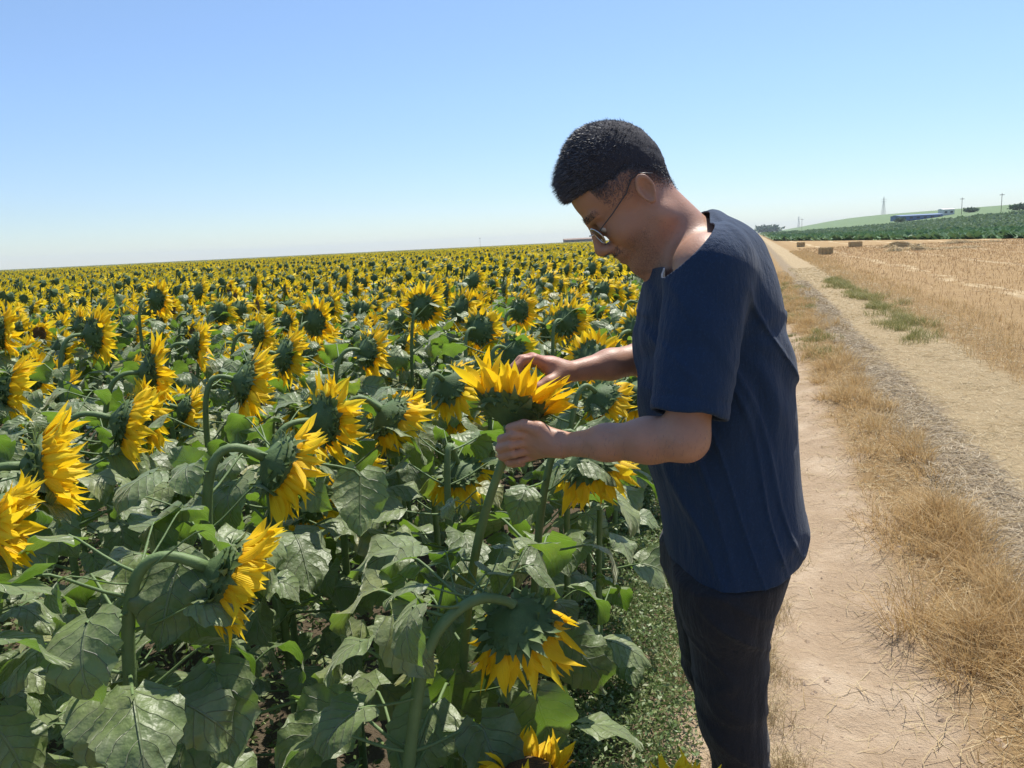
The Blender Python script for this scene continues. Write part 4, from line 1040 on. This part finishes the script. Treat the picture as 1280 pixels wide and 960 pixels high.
def body_sdf(P):
    d = guard(P, EAR-[.22, .13, .22], EAR+[.17, .13, .2], lambda Q: head_l(toh(Q)))
    def neck(Q):
        a = cap_(Q, fromh([.0, -.035, 0]), NECK1+[.012, 0, -.03], .054, .063)
        b = cap_(Q, fromh([.040, -.075, 0]), NECK1+[-.04, 0, -.05], .032, .05)
        return smin(a, b, .04)
    d = smin(d, guard(P, EAR-[.2, .15, .3], EAR+[.25, .15, .1], neck), .025)
    def torso(Q):
        t = loft(Q, UF+.032, UB-.032, HW-.034, VM, 2.1); t = smax(t, Q[:, 2]-1.50, .05); t = smax(t, .80-Q[:, 2], .05)
        t = smin(t, cap_(Q, SN+[.0, .03, .01], SF+[0, -.03, .01], .05, .05), .06); return t
    d = smin(d, guard(P, [.15, 1.15, .75], [.62, 1.72, 1.62], torso), .03)
    d = smin(d, guard(P, [-.02, 1.1, .95], [.6, 1.5, 1.56], lambda Q: arm(Q, SN, EN, WN)), .02)
    d = smin(d, guard(P, [-.02, 1.3, .95], [.6, 1.75, 1.56], lambda Q: arm(Q, SF, EF, WF)), .02)
    d = smin(d, guard(P, *box_of(LH), lambda Q: hand(Q, LH)), .006)
    d = smin(d, guard(P, *box_of(RH), lambda Q: hand(Q, RH)), .006)
    def legs(Q): return smax(smin(leg(Q, LEGN, -.014), leg(Q, LEGF, -.014), .01), loft(Q, UF, UB, HW, VM, 2.1)+.034-np.clip((.84-Q[:, 2])*1.5, 0, 1), .01)
    return smin(d, guard(P, [.1, 1.15, 0], [.7, 1.75, 1.0], legs), .04)
TF = smooth(np.interp(zz, lz, lu), 5)+.010; TBk = smooth(np.interp(zz, tz, tu), 4)
TF = np.where(zz < .42, np.interp(zz, [0, .08, .42], [.405, .400, np.interp(.42, zz, TF)]), TF)
TBk = np.where(zz < .42, np.interp(zz, [0, .08, .42], [.520, .512, np.interp(.42, zz, TBk)]), TBk)
LHW = np.interp(zz, [0, .1, .3, .5, .7, .85, 1.0], [.055, .058, .068, .076, .086, .088, .08])
LEGN, LEGF = (0.0, VM-.092), (.012, VM+.092)
def leg(Q, L, off=0.0):
    d = loft(Q, TF+L[0], TBk+L[0]-.004, LHW, L[1], 2.1)-off*1.0
    return smax(smax(d, Q[:, 2]-.98, .03), .06-Q[:, 2], .01)
def fold_(P):
    """cloth folds: soft vertical drapes, pulls from the shoulder, creases at the waist"""
    x, y, z = P.T
    a = vnoise(x*16+z*3, y*16, z*3.2)*.0042+vnoise(x*34, y*34, z*6+5)*.0018
    s = np.clip((1.5-z)/.5, 0, 1); a = a*(.5+.8*s)
    w = x+(z-1.3)*.45+.05*vnoise(x*4+1, y*4, z*5); r = np.abs(vnoise(w*18, y*5, z*2.5)); a = a-.0048*np.exp(-(r/.09)**2)*np.clip((z-.86)/.1, 0, 1)
    ap = np.hypot(x-.36, z-1.33); an_ = np.arctan2(z-1.33, x-.36); a = a+.0035*np.sin(an_*9+vnoise(x*8, y*8, z*8)*2.5)*np.exp(-((ap-.14)/.07)**2)*(z < 1.36)
    b = np.abs(vnoise(x*5+3, y*5, z*13)); a = a+.004*np.exp(-(b/.16)**2)*np.clip((1.15-z)/.15, 0, 1)
    return a
def shirt_sdf(P):
    t = loft(P, UF, UB, HW, VM, 2.1);
    top = cap_(P, SN+[.005, .035, .012], NECK1+[.006, 0, -.025], .062, .072); top = smin(top, cap_(P, SF+[.005, -.035, .012], NECK1+[.006, 0, -.025], .062, .072), .03)
    t = smin(smax(t, P[:, 2]-1.52, .05), top, .05)
    def sleeve(S_, E_, f_end, r0, r1):
        ax = nrm(E_-S_); C_ = S_+(E_-S_)*f_end; sl = cap_(P, S_, E_+ax*.08, r0, r1)
        h = (P-C_)@ax; wav = .003*np.sin(P[:, 0]*70)
        rec = smax(sl+.0095, -h-.045, .004)
        sl = sl+.0016*np.exp(-((h+.024)/.0035)**2); return smax(smax(sl, h+wav, .002), -rec, .002), np.clip(-h/.16, .0, 1)
    sn, kn = sleeve(SN, EN, .86, .066, .0615); sf, kf = sleeve(SF, EF, .97, .066, .0615)
    fo_ = fold_(P); t = t+fo_
    d = smin(t, sn+fo_*.55*np.clip(kn*2, .25, 1), .004+.03*kn); d = smin(d, sf+fo_*.5, .004+.03*kf); return d
PU, PV = .44, VM
def mk_person():
    w = W(np.array([PU, PV, 0])); gz = float(ground_z(w[0], w[1]))
    root = empty('person', (w[0], w[1], gz), PSI)
    tag(root, 'man in navy T-shirt and dark trousers, head bent over a sunflower in both hands', 'person')
    org = np.array([PU, PV, gz])
    # skin
    m, nt, nn, ll, b = mat('skin'); tc = N(nt, 'ShaderNodeTexCoord').outputs['Object']
    c = mix(nt, noise(nt, tc, 22, 5), (.31, .16, .105), (.45, .25, .17)); c = mix(nt, sstep(nt, noise(nt, tc, 7, 3), .55, .8), c, (.39, .165, .11))
    ll.new(c, b.inputs[0]); b.inputs['Roughness'].default_value = .5; b.inputs['Specular IOR Level'].default_value = .4
    b.inputs['Subsurface Weight'].default_value = .12; b.inputs['Subsurface Radius'].default_value = (.012, .004, .002)
    bump(nt, math_(nt, 'ADD', noise(nt, tc, 320, 3), math_(nt, 'MULTIPLY', noise(nt, tc, 60, 3), 1.2)), .35, .0015, b)
    m_skin = m
    V, Q = mesh_sdf(body_sdf, [-.06, 1.08, .0], [.68, 1.78, 1.80], .003)
    body = mkobj('body', mkmesh('body', V-org, [Q], m), root)
    # hair: a cap over the scalp and many short strands
    hm = blade_mat('dark_hair', [(.036, .037, .046), (.06, .062, .075), (.16, .165, .19), (.045, .045, .054)], .5, .5, 0)
    hc = simple('scalp_hair', (.032, .032, .040), .8, .2, .5, 200, .8, 500, .002)
    line_f = [-.13, -.085, -.060, -.035, -.012, .000, .012, .018, .026, .050, .070, .085, .12]; line_u = [-.030, -.020, -.006, .022, .046, .050, .050, .048, .056, .064, .072, .077, .080]
    def thick(q): return .0006+.0150*np.clip((q[:, 1]-.055)/.06, 0, 1)*np.clip((q[:, 0]+.09)/.09, .35, 1)
    def hair_sdf(P):
        q = toh(P); d = head_l(np.stack([q[:, 0], q[:, 1], np.clip(q[:, 2], -.0745, .0745)+np.sign(q[:, 2])*0], 1)) if False else None
        d = ell(q, (.004, .050, 0), (.086, .090, .0755)); d = smin(d, ell(q, (.026, .045, 0), (.064, .066, .066)), .03)
        d = smin(d, cap_(P, fromh([.0, -.035, 0]), NECK1+[.012, 0, -.03], .054, .063), .025)
        t_ = thick(q); d = d-t_+.0015*vnoise(q[:, 0]*160, q[:, 1]*160, q[:, 2]*160)
        edge = np.interp(q[:, 0], line_f, line_u)+.003*vnoise(q[:, 0]*120, q[:, 1]*120, q[:, 2]*120)-q[:, 1]
        return smax(d, edge, .004)
    HV, HQ = mesh_sdf(hair_sdf, EAR-[.2, .13, .16], EAR+[.16, .13, .2], .003)
    mkobj('hair', mkmesh('hair', HV-org, [HQ], hc), root); hair = root.children[-1] if False else None
    nn_ = 26000; ii = rng.integers(len(HV), size=nn_); P0 = HV[ii]; q = toh(P0)
    cen = fromh([0, .03, 0]); out = nrm(P0-cen); fw = _f
    ln = .004+.009*np.clip((q[:, 1]-.055)/.05, 0, 1); frontm = np.clip((q[:, 0]-.055)/.03, 0, 1)*np.clip((q[:, 1]-.060)/.03, 0, 1)
    ln = (ln*.6+.008*frontm)*rng.uniform(.5, 1.2, nn_); dr = nrm(out*.38+fw*(.6+.6*frontm[:, None])+rng.normal(size=(nn_, 3))*.30)
    sdv = nrm(np.cross(dr, rng.normal(size=(nn_, 3))))*.00055; o = np.arange(nn_)*3
    HVs = np.stack([P0-sdv-out*.001, P0+sdv-out*.001, P0+dr*ln[:, None]], 1).reshape(-1, 3)
    # cropped hair at the sides and shaved beard colour the skin itself
    q = toh(V); lf = np.interp(q[:, 0], line_f, line_u)
    a_ = np.clip((q[:, 1]-lf+.042)/.046, 0, 1)**1.4*(q[:, 0] < .06)*(q[:, 0] > -.13)*np.clip((q[:, 1]+.075)/.02, 0, 1)
    a_ = a_*np.where((q[:, 0] > -.010) & (q[:, 1] < .022), np.clip((q[:, 1]-.0)/.022, 0, 1)*.8, 1)*np.clip((.0780-np.abs(q[:, 2]))/.003, 0, 1)
    a_ = np.where((q[:, 1] > lf) & (np.linalg.norm(q, axis=1) < .2), 1, a_)
    b_ = .34*np.clip((-.030-q[:, 1])/.02, 0, 1)*np.clip((q[:, 0]+.3*q[:, 1]-.005)/.02, 0, 1)*(np.linalg.norm(q, axis=1) < .145)*(np.abs(q[:, 2]) < .08)
    b_ = np.where((q[:, 0] > .085) & (q[:, 1] > -.046) & (q[:, 1] < -.03), .0, b_)
    at_ = body.data.attributes.new('cropped_hair', 'FLOAT', 'POINT'); at_.data.foreach_set('value', np.clip(np.maximum(a_*.9, b_), 0, 1).astype(np.float32))
    nt = m_skin.node_tree; an = N(nt, 'ShaderNodeAttribute', attribute_name='cropped_hair'); bs = nt.nodes['Principled BSDF']; src = bs.inputs[0].links[0].from_socket
    sp_ = sstep(nt, math_(nt, 'ADD', an.outputs['Fac'], math_(nt, 'MULTIPLY', math_(nt, 'SUBTRACT', noise(nt, N(nt, 'ShaderNodeTexCoord').outputs['Object'], 420, 3), .5), .9)), .12, .95)
    nt.links.new(mix(nt, sp_, src, (.028, .026, .028)), bs.inputs[0])
    hob = [c for c in root.children if c.name.startswith('hair')]
    mkobj('strands', mkmesh('strands', HVs-org, [np.stack([o, o+1, o+2], 1)], hm, smooth=False), bpy.data.objects['hair'])
    q = toh(V); lf = np.interp(q[:, 0], line_f, line_u); wgt = np.clip((q[:, 1]-lf+.050)/.05, 0, 1)**1.3*(q[:, 1] < lf+.014)*(np.abs(q[:, 2]) < .079)
    wgt = wgt*(q[:, 0] < .055)*(q[:, 0] > -.12)*((np.hypot((q[:, 0]+.006)/.019, (q[:, 1])/.031) > 1) | (np.abs(q[:, 2]) < .068))*(q[:, 1] > -.075)*((q[:, 0] > -.005)*(q[:, 1] < .005) == 0)
    k = rng.choice(len(V), 24000, p=wgt/wgt.sum()); P0 = V[k]; P0 = P0+np.cross(nrm(P0-cen), rng.normal(size=P0.shape))*.003; out = nrm(P0-cen); dr = nrm(out*.5+fw*.3-_t*.5+rng.normal(size=P0.shape)*.2); n_ = len(k)
    sdv = nrm(np.cross(dr, rng.normal(size=(n_, 3))))*.0004; o = np.arange(n_)*3
    mkobj('short_strands', mkmesh('short_strands', np.stack([P0-sdv, P0+sdv, P0+dr*rng.uniform(.0012, .0032, n_)[:, None]], 1).reshape(-1, 3)-org, [np.stack([o, o+1, o+2], 1)], hm, smooth=False), bpy.data.objects['hair'])
    # eyebrow, moustache and stubble strands on the face
    def beard(name, mask, n, l0, l1, wdt, dirh):
        q = toh(V); k = np.where(mask(q))[0]; ii = rng.choice(k, n); P0 = V[ii]; out = nrm(P0-fromh([.02, -.02, 0]))
        dr = nrm(out*.6+(np.array(dirh)@HR)*.9+rng.normal(size=(n, 3))*.3); sdv = nrm(np.cross(dr, rng.normal(size=(n, 3))))*wdt; o = np.arange(n)*3
        Vv = np.stack([P0-sdv, P0+sdv, P0+dr*rng.uniform(l0, l1, n)[:, None]], 1).reshape(-1, 3)
        mkobj(name, mkmesh(name, Vv-org, [np.stack([o, o+1, o+2], 1)], hm, smooth=False), root)
    beard('moustache', lambda q: (q[:, 0] > .082) & (q[:, 1] < -.036) & (q[:, 1] > -.051) & (abs(q[:, 2]) < .030), 800, .002, .006, .0003, (.1, -1, 0))
    beard('eyebrow', lambda q: (q[:, 0] > .066) & (q[:, 1] > .026) & (q[:, 1] < .038) & (q[:, 2] > .010) & (q[:, 2] < .056), 350, .003, .006, .0004, (-.3, .3, .8))
    beard('eyebrow', lambda q: (q[:, 0] > .066) & (q[:, 1] > .026) & (q[:, 1] < .038) & (q[:, 2] < -.010) & (q[:, 2] > -.056), 350, .003, .006, .0004, (-.3, .3, -.8))
    beard('beard_stubble', lambda q: (q[:, 1] < -.035) & (q[:, 0] > -.005+.0) & (q[:, 1] > -.125) & ((q[:, 1] < -.058) | (q[:, 0] < .075)) & (q[:, 0] > .0+.3*np.clip(q[:, 1]+.08, 0, 1)) & (q[:, 0]+q[:, 1] > -.12), 11000, .0008, .002, .00025, (.2, -1, 0))
    def near_arm(E_, W_): return lambda q: cap_(V, E_, W_, .04, .04) < 0
    for E_, W_ in ((EN, WN), (EF, WF)):
        m_ = (cap_(V, E_, W_*.93+E_*.07, .042, .03) < 0) & (V[:, 2] > np.interp(V[:, 0], [min(E_[0], W_[0]), max(E_[0], W_[0])], [min(E_[2], W_[2])-.02]*2))
        beard('arm_hair', lambda q, m_=m_: m_, 900, .004, .011, .00018, (.6, -.4, 0))
    for s in (-1, 1):                                   # eyes, mostly closed by the lowered lids
        mbv, mbq = lathe([(.0004, .0118), (.006, .0103), (.0103, .006), (.0119, 0), (.0103, -.006), (.0004, -.0118)], 12)
        zq = nrm(_f-_t*.35); Fm = frame(np.cross([0, 1, 0], zq), zq)
        mkobj('eye', mkmesh('eye', mbv@Fm+fromh([.0800, .003, s*.031])-org, [mbq], simple('eye_white', (.6, .56, .52), .2)), root)
    # cloth
    def cloth(name, col, spec, fuzz, weave, rough=.85):
        m, nt, nn, ll, b = mat(name); tc = N(nt, 'ShaderNodeTexCoord').outputs['Object']
        c = mix(nt, noise(nt, tc, 9, 5), tuple(q*.85 for q in col), tuple(q*1.2 for q in col)); c = mix(nt, sstep(nt, noise(nt, tc, 300, 2), .5, .8), c, tuple(q*1.5 for q in col))
        ll.new(c, b.inputs[0]); b.inputs['Roughness'].default_value = rough; b.inputs['Specular IOR Level'].default_value = spec
        b.inputs['Sheen Weight'].default_value = fuzz; b.inputs['Sheen Roughness'].default_value = .45
        n1 = noise(nt, mapped(nt, tc, (22, 22, 7)), 1, 5, .6); n2 = noise(nt, tc, weave, 2)
        bump(nt, math_(nt, 'ADD', n1, math_(nt, 'MULTIPLY', n2, .10)), .75, .014, b); return m
    mt = cloth('navy_jersey', (.011, .028, .064), .25, .10, 700)
    mp = cloth('charcoal_cloth', (.016, .0165, .020), .25, .12, 500)
    def clothe(name, fn, lo, hi, h, cuts, m):
        V, Q = mesh_sdf(fn, lo, hi, h); me = mkmesh(name, V, [Q], m)
        bm = bmesh.new(); bm.from_mesh(me)
        for co, no, reg in cuts:
            if reg is None: gm = bm.verts[:]+bm.edges[:]+bm.faces[:]
            else:
                fs = [f for f in bm.faces if reg(f.calc_center_median())]; gm = list({v for f in fs for v in f.verts})+list({e for f in fs for e in f.edges})+fs
            bmesh.ops.bisect_plane(bm, geom=gm, plane_co=co, plane_no=no, clear_outer=True)
        bmesh.ops.translate(bm, vec=Vector(-org), verts=bm.verts); bm.to_mesh(me); bm.free()
        for pl in me.polygons: pl.use_smooth = True
        o = mkobj(name, me, root); s = o.modifiers.new('thickness', 'SOLIDIFY'); s.thickness = .0028; s.offset = -1; return o
    dn = nrm(EN-SN); hemN = EN-dn*.030; df = nrm(EF-SF)
    nd = nrm(NECK0-NECK1); colC = (P3(888, 256, VM)+P3(824, 322, VM))/2
    cx = P3(888, 256, VM)-P3(824, 322, VM); cn = np.array([-cx[2], 0, cx[0]]); cn = cn/np.linalg.norm(cn)
    if cn[2] < 0: cn = -cn
    hl = P3(829, 716, 1.35); hr = P3(969, 712, 1.295); hn = np.array([hr[2]-hl[2], 0, -(hr[0]-hl[0])]); hn = hn/np.linalg.norm(hn)
    if hn[2] > 0: hn = -hn
    shirt = clothe('t_shirt', shirt_sdf, [.12, 1.08, .74], [.68, 1.78, 1.66], .0035,
                   [(Vector(colC), Vector(cn), None), (Vector(hl), Vector(hn), None)], mt)
    def trouser_sdf(P):
        d = smin(leg(P, LEGN), leg(P, LEGF), .012)
        pel = loft(P, UF+.006, UB-.035, HW-.012, VM); pel = smax(smax(pel, P[:, 2]-1.02, .03), .78-P[:, 2], .06); d = smin(d, pel, .04)
        d = smax(d, loft(P, UF, UB, HW, VM, 2.1)+.018-np.clip((.905-P[:, 2])*1.5, 0, 1), .01)
        x, y, z = P.T; r = np.abs(vnoise(x*9+z*14, y*6, z*9)); fo = vnoise(x*14, y*14, z*7)*.003-.003*np.exp(-(r/.1)**2)
        kn = np.exp(-((z-.5)/.12)**2); fo = fo+kn*.003*np.sin(z*70+x*22)
        ank = np.exp(-((z-.12)/.08)**2); fo = fo+ank*.005*np.sin(z*110+y*20)
        # seat pocket and side seam on the near side
        seam = np.abs(x-(.415-.02*(z-.5)))*np.where(y < VM-.12, 1, 9); fo = fo+.0016*np.exp(-(seam/.0035)**2)
        pk = np.abs(z-.765+.25*(x-.44))*np.where((x > .42) & (x < .478), 1, 9); fo = fo+.0022*np.exp(-(pk/.003)**2)
        return d+fo
    clothe('trousers', trouser_sdf, [.18, 1.16, 0.0], [.66, 1.70, 1.02], .004, [(Vector((0, 0, .085)), Vector((0, 0, -1)), None)], mp)
    mk_shoe = simple('dark_leather', (.03, .025, .02), .45, .5, .3, 30); sole = simple('rubber_sole', (.10, .09, .08), .8)
    for L in (LEGN, LEGF):
        ux = .47+L[0]; vy = L[1]
        def shoe_sdf(P, vy=vy, ux=ux):
            a = ell(P, (ux-.085, vy, .045), (.125, .048, .045)); a = smin(a, ell(P, (ux+.02, vy, .055), (.06, .042, .05)), .03)
            a = smin(a, cap_(P, (ux, vy, .06), (ux-.005, vy, .11), .043, .045), .03); return smax(a, .02-P[:, 2], .004)
        V_, Q_ = mesh_sdf(shoe_sdf, [ux-.25, vy-.08, 0], [ux+.12, vy+.08, .18], .004)
        sh = mkobj('shoe', mkmesh('shoe', V_-org, [Q_], mk_shoe), root)
        V_, Q_ = mesh_sdf(lambda P: smax(ell(P, (ux-.045, vy, .012), (.17, .054, .05)), np.abs(P[:, 2]-.011)-.011, .003), [ux-.25, vy-.08, -.02], [ux+.15, vy+.08, .05], .004)
        mkobj('sole', mkmesh('sole', V_-org, [Q_], sole), sh)
    # rib of the neckline
    # glasses
    gm = simple('silver_wire', (.55, .56, .58), .25, .8); gm.node_tree.nodes['Principled BSDF'].inputs['Metallic'].default_value = .9
    gd = simple('dark_temple', (.03, .03, .035), .35, .6)
    m, nt, nn, ll, b = mat('lens_glass'); b.inputs['Base Color'].default_value = (.95, .97, .98, 1); b.inputs['Roughness'].default_value = .02
    b.inputs['Transmission Weight'].default_value = 1; b.inputs['IOR'].default_value = 1.05
    gr = empty('eyeglasses', root.location, PSI); tag(gr, 'thin metal framed eyeglasses worn by the man looking down', 'glasses')
    mbf = MB()
    for s in (-1, 1):
        th = np.linspace(0, 2*pi, 29); q = np.stack([.104-.012*np.abs(np.cos(th)*.5+.5)**2*.6, .000+.0175*np.sin(th), s*(.034+.0245*np.cos(th))], 1)
        mbf.add(*tube(fromh(q)-org, .0013, 6, False))
        c_ = q.mean(0); ring = q[:-1]; Vv = np.concatenate([[c_+[.001, 0, 0]], ring]); k = len(ring); j = np.arange(k)
        mkobj('lens', mkmesh('lens', fromh(Vv)-org, [np.stack([0*j, 1+j, 1+(j+1) % k], 1)], m), gr)
        mbt = MB(); mbt.add(*tube(fromh([[.094, .006, s*.059], [.088, .008, s*.066], [.06, .012, s*.072], [.02, .020, s*.0775], [-.002, .031, s*.079], [-.018, .030, s*.079], [-.034, .012, s*.080]])-org, [.0011]*7, 6))
        mkobj('temple', mbt.mesh('temple', [gd]), gr)
    mbf.add(*tube(fromh([[.104, .004, -.0105], [.112, .008, 0], [.104, .004, .0105]])-org, .0012, 6))
    mkobj('frame', mbf.mesh('frame', [gm]), gr)
    return root
mk_person()

# ---------------------------------------------------------------- air
m, nt, nn, ll, b = mat('haze'); nn.remove(b); v_ = nn.new('ShaderNodeVolumePrincipled'); v_.inputs['Color'].default_value = (.80, .88, .97, 1)
v_.inputs['Density'].default_value = HAZE; ll.new(v_.outputs[0], nn['Material Output'].inputs['Volume'])
mbh = MB(); box(mbh, (0, 1400, 17.5), (5200, 4800, 45)); tag(mkobj('haze', mbh.mesh('haze', [m], False)), 'thin summer haze over the fields', kind='stuff')
